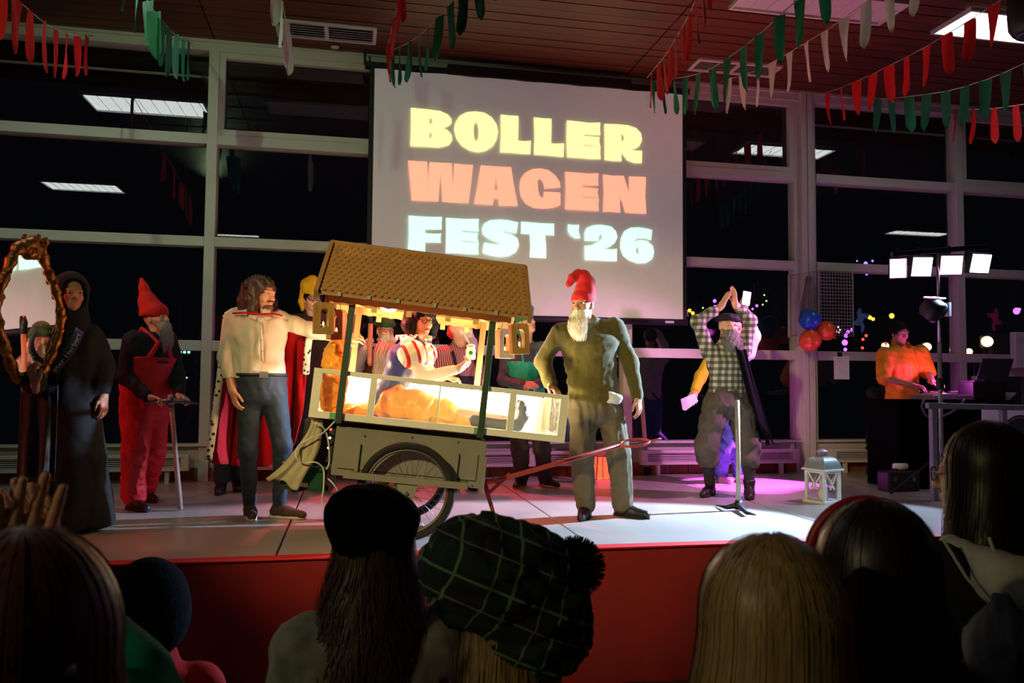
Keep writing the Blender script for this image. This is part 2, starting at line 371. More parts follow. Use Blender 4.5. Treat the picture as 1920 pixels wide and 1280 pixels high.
# ================================================================ projection screen with its projected title
YS = 8.20
scr = thing('projection_screen', 'large pale projection screen on the rear wall showing BOLLER WAGEN FEST 26', 'projection screen', (1.87, YS, 1.7))
scm = mat('screen_cloth', (205, 198, 195), .85, var=.02, emit=.08, ecol=(1, .93, .93))  # emission in the cloth stands for the projector's light
a = PY(703, 124, YS); b = PY(1279, 181, YS); c = PY(695, 560, YS); d = PY(1281, 602, YS)
x0, x1 = (a[0]+c[0])/2, (b[0]+d[0])/2; zt, zb = 4.21, 1.70
P = [[(x0+(x1-x0)*i/40, YS+.008*math.sin(i*.55)*(1-j/12), zb+(zt-zb)*j/12+.006*math.sin(i*.9)*(j == 12)) for j in range(13)] for i in range(41)]
MB().grid(P).build('cloth', scm, scr, True)
MB().b2((x0-.05, YS+.012, zb), (x0+.0, YS+.03, zt+.02)).b2((x1, YS+.012, zb), (x1+.05, YS+.03, zt+.02)).build('black_border', blackp, scr)
MB().tube([(x0-.05, YS+.0, zb-.03), (x1+.05, YS+.0, zb-.03)], .035, 12).build('bottom_bar', blackp, scr, True)
MB().b2((x0+.75, YS-.02, zt+.0), (x1-.6, YS+.1, zt+.11)).b2((x0-.1, YS+.02, zt+.02), (x1+.1, YS+.1, zt+.08)).build('roller_case', blackp, scr, bevel=.004)
MB().tube([(x0-.1, YS+.05, zt+.05), (x0-.1, YS+.05, 4.40)], .012).build('bracket', blackp, scr)
MB().b2((x1-.22, YS-.038, zb-.045), (x1-.12, YS-.034, zb-.02)).build('maker_plate', mat('plate_grey', (150, 150, 150), .4), scr)
LT = {
 'B': ([(80,47),(200,58),(290,70),(345,95),(370,125),(370,160),(350,178),(310,192),(345,208),(372,240),(375,280),(350,315),(280,332),(180,325),(75,322),(80,200)], [[(210,118),(228,120),(236,140),(228,160),(210,164)],[(210,222),(226,226),(234,245),(224,262),(210,268)]], 0),
 'O': ([(390,200),(400,150),(430,105),(480,78),(545,72),(610,82),(660,115),(695,165),(706,220),(695,275),(665,325),(610,358),(560,366),(500,352),(445,318),(405,265)], [[(548,145),(562,165),(568,215),(564,270),(550,290),(536,275),(529,225),(532,165)]], 0),
 'L': ([(725,95),(790,103),(852,105),(852,190),(848,283),(900,288),(942,282),(938,380),(860,375),(800,368),(722,366),(728,240)], [], 0),
 'L2': ([(965,115),(1030,123),(1090,125),(1090,200),(1087,303),(1130,305),(1180,302),(1177,400),(1100,392),(1040,387),(965,383),(970,250)], [], 0),
 'E': ([(1203,137),(1280,145),(1360,155),(1443,153),(1438,195),(1443,243),(1380,240),(1325,235),(1325,250),(1385,254),(1440,258),(1432,285),(1442,322),(1390,316),(1325,308),(1325,322),(1385,324),(1445,325),(1440,370),(1445,415),(1370,413),(1290,405),(1205,402),(1200,270)], [], 0),
 'R': ([(1472,162),(1560,165),(1640,172),(1700,192),(1735,230),(1742,280),(1720,325),(1690,340),(1650,348),(1700,355),(1742,355),(1740,442),(1690,443),(1640,425),(1615,395),(1592,358),(1595,430),(1530,428),(1474,420),(1475,300)], [[(1592,232),(1608,240),(1616,260),(1610,282),(1594,290)]], 0),
 'W': ([(58,425),(130,432),(193,432),(200,540),(198,640),(205,540),(215,437),(290,442),(372,445),(375,550),(380,648),(385,550),(392,447),(460,455),(525,457),(510,600),(493,732),(400,728),(305,722),(300,620),(290,510),(283,620),(275,720),(180,716),(85,712),(72,560)], [], 1),
 'A': ([(582,460),(690,468),(800,473),(815,580),(848,752),(780,750),(712,750),(710,700),(675,698),(668,745),(600,740),(533,737),(560,600)], [[(690,535),(700,590),(706,638),(676,638),(684,590)]], 1),
 'G': ([(860,620),(868,560),(900,515),(950,488),(1010,482),(1070,495),(1120,535),(1150,580),(1155,618),(1080,625),(1040,630),(1036,600),(1025,570),(1005,555),(990,570),(992,630),(1005,680),(1025,697),(1036,680),(1035,650),(1100,652),(1155,656),(1155,745),(1100,765),(1030,772),(960,765),(905,735),(870,685)], [], 1),
 'E2': ([(1190,507),(1270,512),(1350,520),(1430,517),(1425,560),(1430,605),(1370,605),(1312,602),(1312,617),(1370,622),(1428,628),(1420,655),(1430,692),(1370,688),(1312,680),(1312,692),(1370,696),(1432,698),(1428,745),(1432,788),(1350,785),(1270,778),(1190,777),(1195,640)], [], 1),
 'N': ([(1462,525),(1530,535),(1610,535),(1632,605),(1652,672),(1650,610),(1650,540),(1710,542),(1770,545),(1765,680),(1773,807),(1700,805),(1622,800),(1605,740),(1583,680),(1582,740),(1587,800),(1520,793),(1462,795),(1468,660)], [], 1),
 'F': ([(62,822),(140,828),(220,832),(302,832),(298,880),(300,922),(240,922),(180,920),(180,948),(240,953),(297,952),(290,985),(295,1018),(235,1015),(180,1015),(180,1085),(110,1083),(57,1080),(65,950)], [], 2),
 'E3': ([(332,838),(410,843),(490,848),(568,845),(563,890),(567,937),(510,932),(450,928),(450,942),(510,945),(563,948),(555,978),(565,1013),(510,1005),(450,1000),(450,1012),(510,1015),(568,1018),(562,1060),(567,1102),(490,1100),(410,1093),(330,1092),(332,960)], [], 2),
 'S': ([(850,872),(780,855),(720,850),(650,855),(605,880),(590,920),(600,960),(640,990),(690,1010),(722,1025),(715,1032),(660,1025),(607,1015),(600,1050),(594,1092),(650,1108),(715,1120),(780,1115),(835,1085),(857,1035),(845,985),(800,955),(740,942),(722,935),(760,935),(800,943),(838,950),(845,910)], [], 2),
 'T': ([(872,865),(950,872),(1030,878),(1110,880),(1107,920),(1110,964),(1045,962),(1052,1050),(1052,1128),(990,1125),(935,1122),(940,1040),(935,955),(870,952),(874,910)], [], 2),
 'apostrophe': ([(1210,885),(1250,890),(1290,888),(1285,930),(1300,985),(1260,985),(1225,962),(1210,930)], [], 2),
 'two': ([(1330,945),(1345,910),(1390,892),(1450,888),(1520,900),(1555,935),(1565,980),(1545,1020),(1510,1045),(1465,1062),(1520,1065),(1562,1062),(1560,1150),(1480,1148),(1400,1142),(1332,1140),(1330,1040),(1380,1035),(1430,1010),(1455,985),(1455,960),(1440,955),(1432,975),(1430,1003),(1380,1003),(1330,1003)], [], 2),
 'six': ([(1815,925),(1812,960),(1808,998),(1760,985),(1710,985),(1690,1000),(1690,1008),(1730,997),(1780,1005),(1820,1040),(1830,1085),(1815,1135),(1770,1163),(1710,1165),(1650,1145),(1605,1110),(1585,1050),(1590,985),(1615,935),(1660,910),(1720,907),(1770,915)], [[(1708,1045),(1718,1060),(1722,1085),(1712,1102),(1700,1088),(1698,1060)]], 2)}
tcol = [glow('projected_yellow', (1, .93, .38), 1.0), glow('projected_salmon', (1, .38, .24), 1.0), glow('projected_mint', (.58, 1, .80), 1.0)]
for k, (out, holes, ci) in LT.items():
    def cv(l): return [tuple(PY(750+x/3.84, 190+y/3.84, YS-.012)[[0, 2]]) for x, y in l]
    MB().prism(cv(out), (0, YS-.012, 0), (1, 0, 0), (0, 0, 1), .002, [cv(h) for h in holes]).build('letter', tcol[ci], scr)
# ================================================================ smooth implicit bodies meshed with surface nets
def smin(a, b, k):
    if k <= 0: return np.minimum(a, b)
    h = np.maximum(k-np.abs(a-b), 0)/k
    return np.minimum(a, b)-h*h*k*.25
class SDF:
    def __init__(self): self.p = []
    def cap(self, a, b, ra, rb=None, k=.02, op='u', flat=None):
        a, b = V3(a), V3(b); rb = ra if rb is None else rb; R = max(ra, rb)*(flat[1] if flat and flat[1] > 1 else 1)
        self.p.append(('c', np.minimum(a, b)-R, np.maximum(a, b)+R, k, op, (a, b, ra, rb, flat))); return self
    def ell(self, c, r, ax=None, k=.02, op='u'):
        c = V3(c); r = np.ones(3)*r; R = r.max()
        self.p.append(('e', c-R, c+R, k, op, (c, r, np.eye(3) if ax is None else np.array(ax)))); return self
    def chain(self, pts, rs, k=.02, flat=None):
        for i in range(len(pts)-1): self.cap(pts[i], pts[i+1], rs[i], rs[i+1], k, 'u', flat)
        return self
    def cut(self, p, n): self.p.append(('h', None, None, 0, 'x', (V3(p), unit(n)))); return self    # drop what lies beyond p along n
    def mesh(self, h, noise=None):
        U = [q for q in self.p if q[4] == 'u']; pad = 3*h+.02
        lo = np.min([q[1] for q in U], 0)-pad; hi = np.max([q[2] for q in U], 0)+pad
        n = np.ceil((hi-lo)/h).astype(int)+1; D = np.full(n, .5, np.float32)
        ax = [lo[i]+h*np.arange(n[i]) for i in range(3)]
        for kind, l, u, k, op, a in self.p:
            if kind == 'h':
                g = (ax[0]*a[1][0])[:, None, None]+(ax[1]*a[1][1])[None, :, None]+(ax[2]*a[1][2])[None, None, :]-a[0]@a[1]
                D = np.maximum(D, g.astype(np.float32)); continue
            i0 = np.maximum(((l-k-2.5*h-lo)/h).astype(int), 0); i1 = np.minimum(np.ceil((u+k+2.5*h-lo)/h).astype(int)+1, n)
            sl_ = tuple(slice(i0[i], i1[i]) for i in range(3))
            X = ax[0][sl_[0]][:, None, None]; Y = ax[1][sl_[1]][None, :, None]; Z = ax[2][sl_[2]][None, None, :]
            if kind == 'c':
                A, B, ra, rb, flat = a; x, y, z = X-A[0], Y-A[1], Z-A[2]; d = B-A; L2 = d@d+1e-12
                t = np.clip((x*d[0]+y*d[1]+z*d[2])/L2, 0, 1); px, py, pz = x-t*d[0], y-t*d[1], z-t*d[2]
                if flat is not None:
                    wv, fc = flat; q = (px*wv[0]+py*wv[1]+pz*wv[2])*(1/fc-1); px = px+q*wv[0]; py = py+q*wv[1]; pz = pz+q*wv[2]
                v = np.sqrt(px*px+py*py+pz*pz)-(ra+(rb-ra)*t)
                if flat is not None and flat[1] < 1: v = v*max(.55, flat[1])
            else:
                c, r, M = a; x, y, z = X-c[0], Y-c[1], Z-c[2]
                q = [(x*M[i][0]+y*M[i][1]+z*M[i][2])/r[i] for i in range(3)]
                k0 = np.sqrt(q[0]**2+q[1]**2+q[2]**2); k1 = np.sqrt((q[0]/r[0])**2+(q[1]/r[1])**2+(q[2]/r[2])**2)+1e-9
                v = k0*(k0-1)/k1
            if op == 'u': D[sl_] = smin(D[sl_], v.astype(np.float32), k)
            else: D[sl_] = -smin(-D[sl_], v.astype(np.float32), k)
        if noise is not None:
            I = np.nonzero(np.abs(D) < .045); Pn = np.stack([ax[i][I[i]] for i in range(3)], -1); D[I] += noise(Pn)
        return nets(D, lo, h)
def nets(D, lo, h):
    S = D < 0
    c = np.zeros(np.array(D.shape)-1, np.int8)
    offs = [(i, j, k) for i in (0, 1) for j in (0, 1) for k in (0, 1)]
    sh = c.shape
    def sub(A, o): return A[o[0]:o[0]+sh[0], o[1]:o[1]+sh[1], o[2]:o[2]+sh[2]]
    for o in offs: c += sub(S, o)
    m = (c > 0) & (c < 8); idx = np.full(sh, -1, np.int32); I = np.nonzero(m); nv = len(I[0]); idx[I] = np.arange(nv)
    base = np.stack(I, -1); acc = np.zeros((nv, 3)); cnt = np.zeros(nv)
    for a in offs:
        for ax in range(3):
            if a[ax] == 1: continue
            b = list(a); b[ax] = 1
            v0 = D[I[0]+a[0], I[1]+a[1], I[2]+a[2]]; v1 = D[I[0]+b[0], I[1]+b[1], I[2]+b[2]]
            q = (v0 < 0) != (v1 < 0); t = v0[q]/(v0[q]-v1[q])
            p = base[q]+np.array(a, float); p[:, ax] += t; acc[q] += p; cnt[q] += 1
    V = lo+h*acc/np.maximum(cnt, 1)[:, None]
    F = []
    for ax in range(3):
        u, v = [(1, 2), (2, 0), (0, 1)][ax]
        s0 = [slice(None)]*3; s1 = [slice(None)]*3; s0[ax] = slice(0, -1); s1[ax] = slice(1, None)
        a, b = S[tuple(s0)], S[tuple(s1)]
        E = np.array(np.nonzero(a != b)).T
        if not len(E): continue
        ok = (E[:, u] > 0) & (E[:, v] > 0) & (E[:, u] < sh[u]) & (E[:, v] < sh[v]); E = E[ok]
        fl = a[tuple(E.T)]
        def cell(du, dv): q = E.copy(); q[:, u] += du; q[:, v] += dv; return idx[tuple(q.T)]
        Q = np.stack([cell(-1, -1), cell(0, -1), cell(0, 0), cell(-1, 0)], -1); Q[~fl] = Q[~fl][:, ::-1]; F.append(Q)
    F = np.concatenate(F) if F else np.zeros((0, 4), int)
    return V, F[(F >= 0).all(1)]
def npmesh(name, parts):
    V = []; F = []; n = 0
    for v, f in parts: V.append(v); F.append(f+n); n += len(v)
    V = np.concatenate(V); F = np.concatenate(F); me = bpy.data.meshes.new(name)
    me.vertices.add(len(V)); me.vertices.foreach_set('co', V.astype(np.float32).ravel())
    me.loops.add(F.size); me.loops.foreach_set('vertex_index', F.astype(np.int32).ravel())
    me.polygons.add(len(F)); me.polygons.foreach_set('loop_start', np.arange(0, F.size, 4, dtype=np.int32))
    me.polygons.foreach_set('use_smooth', np.ones(len(F), bool)); me.update(calc_edges=True); return me
def sdf_part(name, sdf, h, m, parent, noise=None, **kw):
    return link(name, npmesh(name, [sdf.mesh(h, noise)]), m, parent, **kw)
def folds(amp, freq=9., seed=0, vert=.35, n=6):
    """cloth: broad undulation plus sharper creases, longer downwards than across"""
    r = np.random.RandomState(seed); K = r.randn(n, 3)*freq*np.linspace(1., 2.6, n)[:, None]; K[:, 2] *= vert+.25*r.rand(n); ph = r.rand(n)*6.28; A = np.array([1/(1+.25*i) for i in range(n)]); A *= 1.05*amp/A.sum()
    def f(P):
        q = 0
        for i in range(n):
            w_ = np.sin(P@K[i]+ph[i]+1.6*np.sin(P@K[(i+1) % n]*.5+ph[i-1])); q = q+A[i]*(w_ if i % 2 == 0 else 1-1.7*np.sqrt(np.abs(w_)))
        return q
    return f
def strandnoise(amp, freq=260., seed=0):
    r = np.random.RandomState(seed); K = r.randn(6, 3)*freq; K[:, 2] *= .10; ph = r.rand(6)*6.28
    def f(P): return amp*sum(np.sin(P@K[i]+ph[i]+2*np.sin(P[:, 2]*14+ph[i-1])) for i in range(6))/3
    return f
def ribbons(paths, width, outc=None):
    """many thin hair ribbons; paths (n, m, 3); flat side turned away from outc(p)"""
    P = np.asarray(paths); n, m, _ = P.shape
    T = np.zeros_like(P); T[:, 1:-1] = P[:, 2:]-P[:, :-2]; T[:, 0] = P[:, 1]-P[:, 0]; T[:, -1] = P[:, -1]-P[:, -2]
    O = P-outc if outc is not None else np.broadcast_to(np.array([0, -1., 0]), P.shape)
    O = np.array(O); O[..., 2] *= .3
    S = np.cross(T, O); S /= np.linalg.norm(S, axis=-1, keepdims=True)+1e-9
    tp = np.linspace(1, .35, m)[None, :, None]*width/2
    V = np.stack([P-S*tp, P+S*tp], 2).reshape(-1, 3)
    b = (np.arange(n)[:, None]*m+np.arange(m-1)[None])*2; b = b.ravel()
    F = np.stack([b, b+1, b+3, b+2], -1)
    return V, F
# ================================================================ people
def head_axes(yaw, pitch=0, roll=0):
    """yaw 0 looks at the audience, + turns to the right of the picture; pitch + looks up"""
    y, p, r = map(math.radians, (yaw, pitch, roll))
    f = np.array([math.sin(y)*math.cos(p), -math.cos(y)*math.cos(p), math.sin(p)]); x = np.array([math.cos(y), math.sin(y), 0])
    z = unit(np.cross(f, x))
    x2 = math.cos(r)*x+math.sin(r)*z; z2 = -math.sin(r)*x+math.cos(r)*z
    return np.array([x2, f, z2])
def head_sdf(c, A, s=1., female=False, open_mouth=False):
    S = SDF(); g = lambda x, y, z: c+s*(A[0]*x+A[1]*y+A[2]*z)
    def e(x, y, z, rx, ry, rz, k=.02, op='u'): S.ell(g(x, y, z), np.array([rx, ry, rz])*s, A, k*s, op)
    e(0, -.014, .028, .075, .094, .088); e(0, .022, -.02, .063, .072, .088, .03)
    e(0, .048, -.075, .040 if not female else .035, .040, .040, .03); e(0, .078, -.102, .016, .014, .014, .02)
    for q in (-1, 1):
        e(q*.038, .062, -.028, .024, .022, .022, .02); e(q*.033, .094, .006, .017, .012, .011, .008, 's')
        e(q*.077, -.004, -.010, .009, .020, .032, .006); S.cap(g(q*.012, .090, .022), g(q*.050, .078, .022), .009*s, .007*s, .012*s)
        e(q*.012, .103, -.034, .009, .009, .008, .008)
        e(q*.033, .083, .004, .0135, .0125, .0125, .002)
    S.cap(g(0, .090, .010), g(0, .112, -.030), .008*s, .013*s, .012*s)
    S.cap(g(-.019, .088, -.058), g(.019, .088, -.058), .006*s, .006*s, .008*s); S.cap(g(-.015, .088, -.068), g(.015, .088, -.068), .007*s, .007*s, .008*s)
    if open_mouth: S.cap(g(-.020, .098, -.063), g(.020, .098, -.063), .006*s, .006*s, .004*s, 's')
    S.cap(g(0, -.025, -.06), g(0, -.045, -.16), .053*s, .060*s, .03*s)
    return S
def hand_sdf(S, w, d, nrm, thumb, curl=25, s=1., spread=.12, thumb_in=.5):
    """palm with four unequal bent fingers and a thumb that leaves the side of the palm"""
    w = V3(w); d = unit(d); nrm = unit(np.array(nrm)-d*(np.array(nrm)@d)); t = unit(np.cross(d, nrm))*thumb
    S.cap(w-d*.03*s, w+d*.02*s, .026*s, .030*s, .015, 'u', (nrm, .75))
    S.cap(w+d*.02*s+t*.016*s, w+d*.078*s+t*.022*s, .026*s, .020*s, .012, 'u', (nrm, .62)); S.cap(w+d*.02*s-t*.014*s, w+d*.072*s-t*.022*s, .026*s, .018*s, .012, 'u', (nrm, .62))
    for off, L, b0 in ((.031, .070, .086), (.010, .080, .090), (-.011, .074, .086), (-.031, .058, .078)):
        p = w+d*b0*s+t*off*s; a = 0; dd = unit(d+t*off*spread*20)
        for sg, fr, cu in ((0, .45, .55), (1, .31, 1.), (2, .24, .7)):
            a += math.radians(curl)*cu; q = p+(dd*math.cos(a)+nrm*math.sin(a))*L*fr*s
            S.cap(p, q, (.0098-.0011*sg)*s, (.0088-.0011*sg)*s, .003); p = q
    b = w+d*.022*s+t*.030*s; m1 = b+(d*.62+t*(.75-thumb_in*.4)+nrm*.25)*.042*s; m2 = m1+(d*.85+t*(.25-thumb_in*.5)+nrm*(.2+.4*thumb_in))*.030*s; m3 = m2+(d*.9+t*(-.1-thumb_in*.4)+nrm*(.3+.4*thumb_in))*.024*s
    S.cap(w+d*.012*s+t*.014*s, b, .020*s, .016*s, .01); S.cap(b, m1, .0145*s, .0118*s, .006); S.cap(m1, m2, .0115*s, .0102*s, .003); S.cap(m2, m3, .010*s, .008*s, .003)
SKIN = {}
def skin(tone):
    t = {'fair': (222, 172, 148), 'warm': (205, 150, 122), 'tan': (190, 132, 104)}[tone]
    return mat('skin_'+tone, t, .5, var=.08, vs=25, sss=.12, spec=.4, bump=.05, bs=180)
class Person:
    def __init__(s, label, Y, J, byaw=0, hyaw=0, hpitch=0, hroll=0, sc=1., tone='fair', female=False, wide=1., name='person', mouth=False, hs=None):
        s.Y = Y; s.J = {}; s.sc = sc; s.wide = wide; s.female = female
        for k, v in J.items():
            if isinstance(v, np.ndarray) or len(v) == 4: s.J[k] = V3(v[:3]); continue
            s.J[k] = PY(v[0], v[1], Y+(v[2] if len(v) > 2 else 0))
        b = math.radians(byaw); s.fw = np.array([math.sin(b), -math.cos(b), 0]); s.sd = np.array([math.cos(b), math.sin(b), 0])
        s.A = head_axes(hyaw, hpitch, hroll); s.hs = hs or sc; s.tone = tone
        base = s.J['pelvis'].copy(); base[2] = 0 if 'an_a' not in s.J else min(s.J['an_a'][2], s.J['an_b'][2])-.08
        s.o = thing(name, label, 'person', base); s.mouth = mouth
    def h(s, x, y, z): return s.J['head']+s.hs*(s.A[0]*x+s.A[1]*y+s.A[2]*z)
    def torso(s, S, t=0., k=.04, top=True, waist=1.):
        J = s.J; sc = s.sc; w = s.wide; pe, ch = J['pelvis'], (J['sh_a']+J['sh_b'])/2
        fl = (s.sd, 1.45*w); mid = pe*.5+ch*.5
        S.cap(pe-[0, 0, .02], mid, (.112+t/1.4)*sc, (.100*waist+t/1.4)*sc, k, 'u', fl)
        S.cap(mid, ch-unit(ch-pe)*.12, (.100*waist+t/1.4)*sc, (.118+t/1.4)*sc, k, 'u', fl)
        S.cap(ch-unit(ch-pe)*.12, ch-unit(ch-pe)*.03, (.118+t/1.4)*sc, (.085+t/1.4)*sc, k, 'u', fl)
        if top:
            i = .03*sc*unit(J['sh_b']-J['sh_a'])
            S.cap(J['sh_a']+i-[0, 0, .02], J['sh_b']-i-[0, 0, .02], (.058+t)*sc, (.058+t)*sc, k)
            S.cap(ch-[0, 0, .02], ch+(s.J['head']-ch)*.35, (.075+t)*sc, (.058+t)*sc, k)
        if s.female: S.ell(mid+(ch-mid)*.5+s.fw*.055*sc, np.array([.14, .10, .09])*sc, np.array([s.sd, s.fw, [0, 0, 1]]), .05)
    def arm(s, S, q, t=0., end=1., k=.03, puff=0, start=0.):
        J = s.J; sc = s.sc; a, e, w = J['sh_'+q], J['el_'+q], J['wr_'+q]
        if start == 0: S.cap(a-[0, 0, .01], e, (.052+t+puff)*sc, (.042+t)*sc, k)
        if end > .5: p = e+(w-e)*(end-.5)*2; S.cap(e, p, (.043+t)*sc, (.043+t-.012*(end-.5)*2)*sc, k)
    def leg(s, S, q, t=0., end=1., k=.03, flare=0.):
        J = s.J; sc = s.sc; hp, kn, an = J['hip_'+q], J['kn_'+q], J['an_'+q]
        S.cap(hp, kn, (.088+t)*sc, (.060+t+flare*.3)*sc, k)
        if end > .5: p = kn+(an-kn)*(end-.5)*2; S.cap(kn, p, (.060+t+flare*.3)*sc, (.060+t+flare-.018*(end-.5)*2)*sc, k)
    def body(s, hands=None, head_only=False):
        parts = []; J = s.J
        S = SDF(); s.torso(S, -.014)
        for q in 'ab':
            if 'el_'+q in J: s.arm(S, q)
            if 'kn_'+q in J:
                s.leg(S, q); S.cap(J['an_'+q]-[0, 0, .03], J['toe_'+q]*.35+J['an_'+q]*.65-[0, 0, .02], .024*s.sc, .016*s.sc)
        ch = (J['sh_a']+J['sh_b'])/2; S.cap(ch-[0, 0, .03], J['head']-s.A[2]*.08, .06*s.sc, .055*s.sc, .03)
        parts.append(S.mesh(.020))
        parts.append(head_sdf(J['head'], s.A, s.hs, s.female, s.mouth).mesh(.0058))
        for q, (d, nr, th, cu) in (hands or {}).items():
            S = SDF(); hand_sdf(S, J['wr_'+q], d, nr, th, cu, s.sc*1.02); S.cap(J['wr_'+q], J['wr_'+q]+(J['el_'+q]-J['wr_'+q])*.25, .028*s.sc, .032*s.sc); parts.append(S.mesh(.0047))
        s.b = link('body', npmesh('body', parts), skin(s.tone), s.o)
        ey = mat('eye_white', (176, 160, 150), .3, var=0); ir = mat('iris_dark', (30, 20, 14), .15, var=0)
        for q in (-1, 1):
            e = MB().sphere(s.h(q*.033, .0870, .004), np.array([.0115, .0115, .0085])*s.hs, 12, 8); e.cur = 1; e.sphere(s.h(q*.033, .0948, .004), .0056*s.hs, 10, 6); e.build('eye', [ey, ir], s.o, True)
        return s
    def shirt(s, m, t=.014, name='shirt', end=.97, noise=.010, seed=1, hem=None, sleeves='ab', k=.035, waist=1., puff=0., h=.012):
        S = SDF(); s.torso(S, t, k, True, waist)
        for q in sleeves:
            if 'el_'+q in s.J: s.arm(S, q, t*.9, end, k, puff)
        ch = (s.J['sh_a']+s.J['sh_b'])/2
        un = unit(s.J['head']-ch); S.cap(ch+un*.085*s.sc+s.fw*.035, ch+un*.22*s.sc+s.fw*.03, .066*s.sc, .075*s.sc, .01, 's')
        if hem is not None: S.cut(s.J['pelvis']-[0, 0, hem], (0, 0, -1))
        return sdf_part(name, S, h, m, s.o, folds(noise, 26, seed, .5))
    def trousers(s, m, t=.016, end=.97, flare=0., noise=.012, seed=3, name='trousers', top=.10, h=.0125, wt=None):
        S = SDF(); J = s.J; fl = (s.sd, 1.4*s.wide)
        w0 = .102+(t*.5 if wt is None else wt); S.cap(J['pelvis']+[0, 0, top*.6], J['pelvis']-[0, 0, .05], w0*s.sc, (.116+t/1.4)*s.sc, .03, 'u', fl)
        for q in 'ab': s.leg(S, q, t, end, .03, flare)
        S.cut(J['pelvis']+[0, 0, top], (0, 0, 1))
        return sdf_part(name, S, h, m, s.o, folds(noise, 24, seed, .8))
    def shoes(s, m, sole=None, t=0., boot=0., name='shoe'):
        for q in 'ab':
            S = SDF(); an, to = s.J['an_'+q], s.J['toe_'+q].copy(); d = unit((to-an)*[1, 1, 0]); gz = s.J['ground'][2] if 'ground' in s.J else 0
            an0 = an.copy(); hl = an-d*.035; g = lambda p, z: np.array([p[0], p[1], gz+z])
            S.cap(g(hl, .042), g(hl+d*.10, .040), .038, .042, .02); S.cap(g(hl+d*.10, .040), g(hl+d*.235, .030), .043, .030, .03)
            S.cap(g(hl+d*.02, .045), g(an0, .10+boot), .040, .046+t, .03)
            S.cut((0, 0, gz+.012), (0, 0, -1)); S.cut(g(an0, .115+boot), (0, 0, 1))
            o = sdf_part(name, S, .0085, m, s.o)
            sd = np.cross(d, [0, 0, 1])
            ring = [hl-d*.042, hl-d*.03+sd*.034, hl+d*.10+sd*.044, hl+d*.2+sd*.036, hl+d*.265, hl+d*.2-sd*.036, hl+d*.10-sd*.044, hl-d*.03-sd*.034]
            mb = MB(); n_ = len(ring); mb.add([(p[0], p[1], gz+.001) for p in ring]+[(p[0], p[1], gz+.02) for p in ring], [tuple(range(n_)), tuple(range(n_, 2*n_))[::-1]]+[(i, i+n_, (i+1) % n_+n_, (i+1) % n_) for i in range(n_)])
            mb.build('sole', sole or mat('rubber_black', (20, 20, 20), .8), o, True)
    def glasses(s, m=None):
        m = m or mat('glasses_black', (14, 14, 14), .3); mb = MB()
        for q in (-1, 1):
            mb.tube([s.h(q*.033+.024*math.cos(a), .106, .002+.019*math.sin(a)) for a in np.linspace(0, 6.283, 17)[:-1]], .0028, 6, True)
            mb.tube([s.h(q*.057, .104, .008), s.h(q*.078, .05, .008), s.h(q*.080, -.01, .005)], .0022, 5)
        mb.tube([s.h(-.009, .107, .006), s.h(.009, .107, .006)], .0025, 5); return mb.build('glasses', m, s.o, True)
    def beard(s, m, L=.2, w=.06, tip=None, seed=0, mous=True, n=420, top=-.04):
        S = SDF(); g = s.h
        tp = tip if tip is not None else g(0, .085, -.10-L)
        S.cap(g(-.055, .03, top), g(-.03, .072, -.085), .018, .024, .02); S.cap(g(.055, .03, top), g(.03, .072, -.085), .018, .024, .02)
        S.ell(g(0, .075, -.098), (w*.9, .035, .04), s.A, .03); mid = (g(0, .085, -.10)+tp)/2+s.A[1]*.015
        S.cap(g(0, .082, -.10), mid, .042, w*.72, .03, 'u', (s.A[1], .6)); S.cap(mid, tp, w*.72, w*.22, .03, 'u', (s.A[1], .6))
        if mous:
            for q in (-1, 1): S.cap(g(0, .105, -.050), g(q*.040, .082, -.066), .011, .010, .01)
        b = sdf_part('beard', S, .0065, m, s.o, strandnoise(.005, 210, seed))
        r = np.random.RandomState(seed); u = r.uniform(-1, 1, n); st = np.array([g(a*.05, .085-.03*a*a, -.075-.03*r.rand()) for a in u]); 
        en = tp+np.outer(u*w*.55, s.A[0])+np.outer(r.uniform(-.02, .04, n), s.A[1])+np.outer(r.uniform(-.03, .10, n)*(L/.2), s.A[2])
        tt = np.linspace(0, 1, 7)[None, :, None]; bul = np.outer(u*.028*(w/.06), s.A[0])+s.A[1]*.035
        Pth = st[:, None]*(1-tt)+en[:, None]*tt+bul[:, None]*np.sin(tt*3.14)+np.outer(r.randn(n)*.004, [1, 1, 0])[:, None]*np.sin(tt*9)
        return link('whiskers', npmesh('whiskers', [ribbons(Pth, .004, g(0, -.1, 0))]), m, b, kind='stuff')
    def hair_cap(s, m, L=0., seed=0, vol=.012, name='hair', front=.055, noise=.006, extra=None):
        S = SDF(); c = s.h(0, -.016, .034); S.ell(c, np.array([.079+vol, .098+vol, .090+vol])*s.hs, s.A, .02)
        S.ell(s.h(0, .075, -.03), np.array([.062, .075, .088])*s.hs, s.A, .02, 's')
        if L == 0: S.cut(s.h(0, -.02, -.045), -s.A[2])
        if extra: extra(S)
        return sdf_part(name, S, .007, m, s.o, strandnoise(noise, 160, seed))
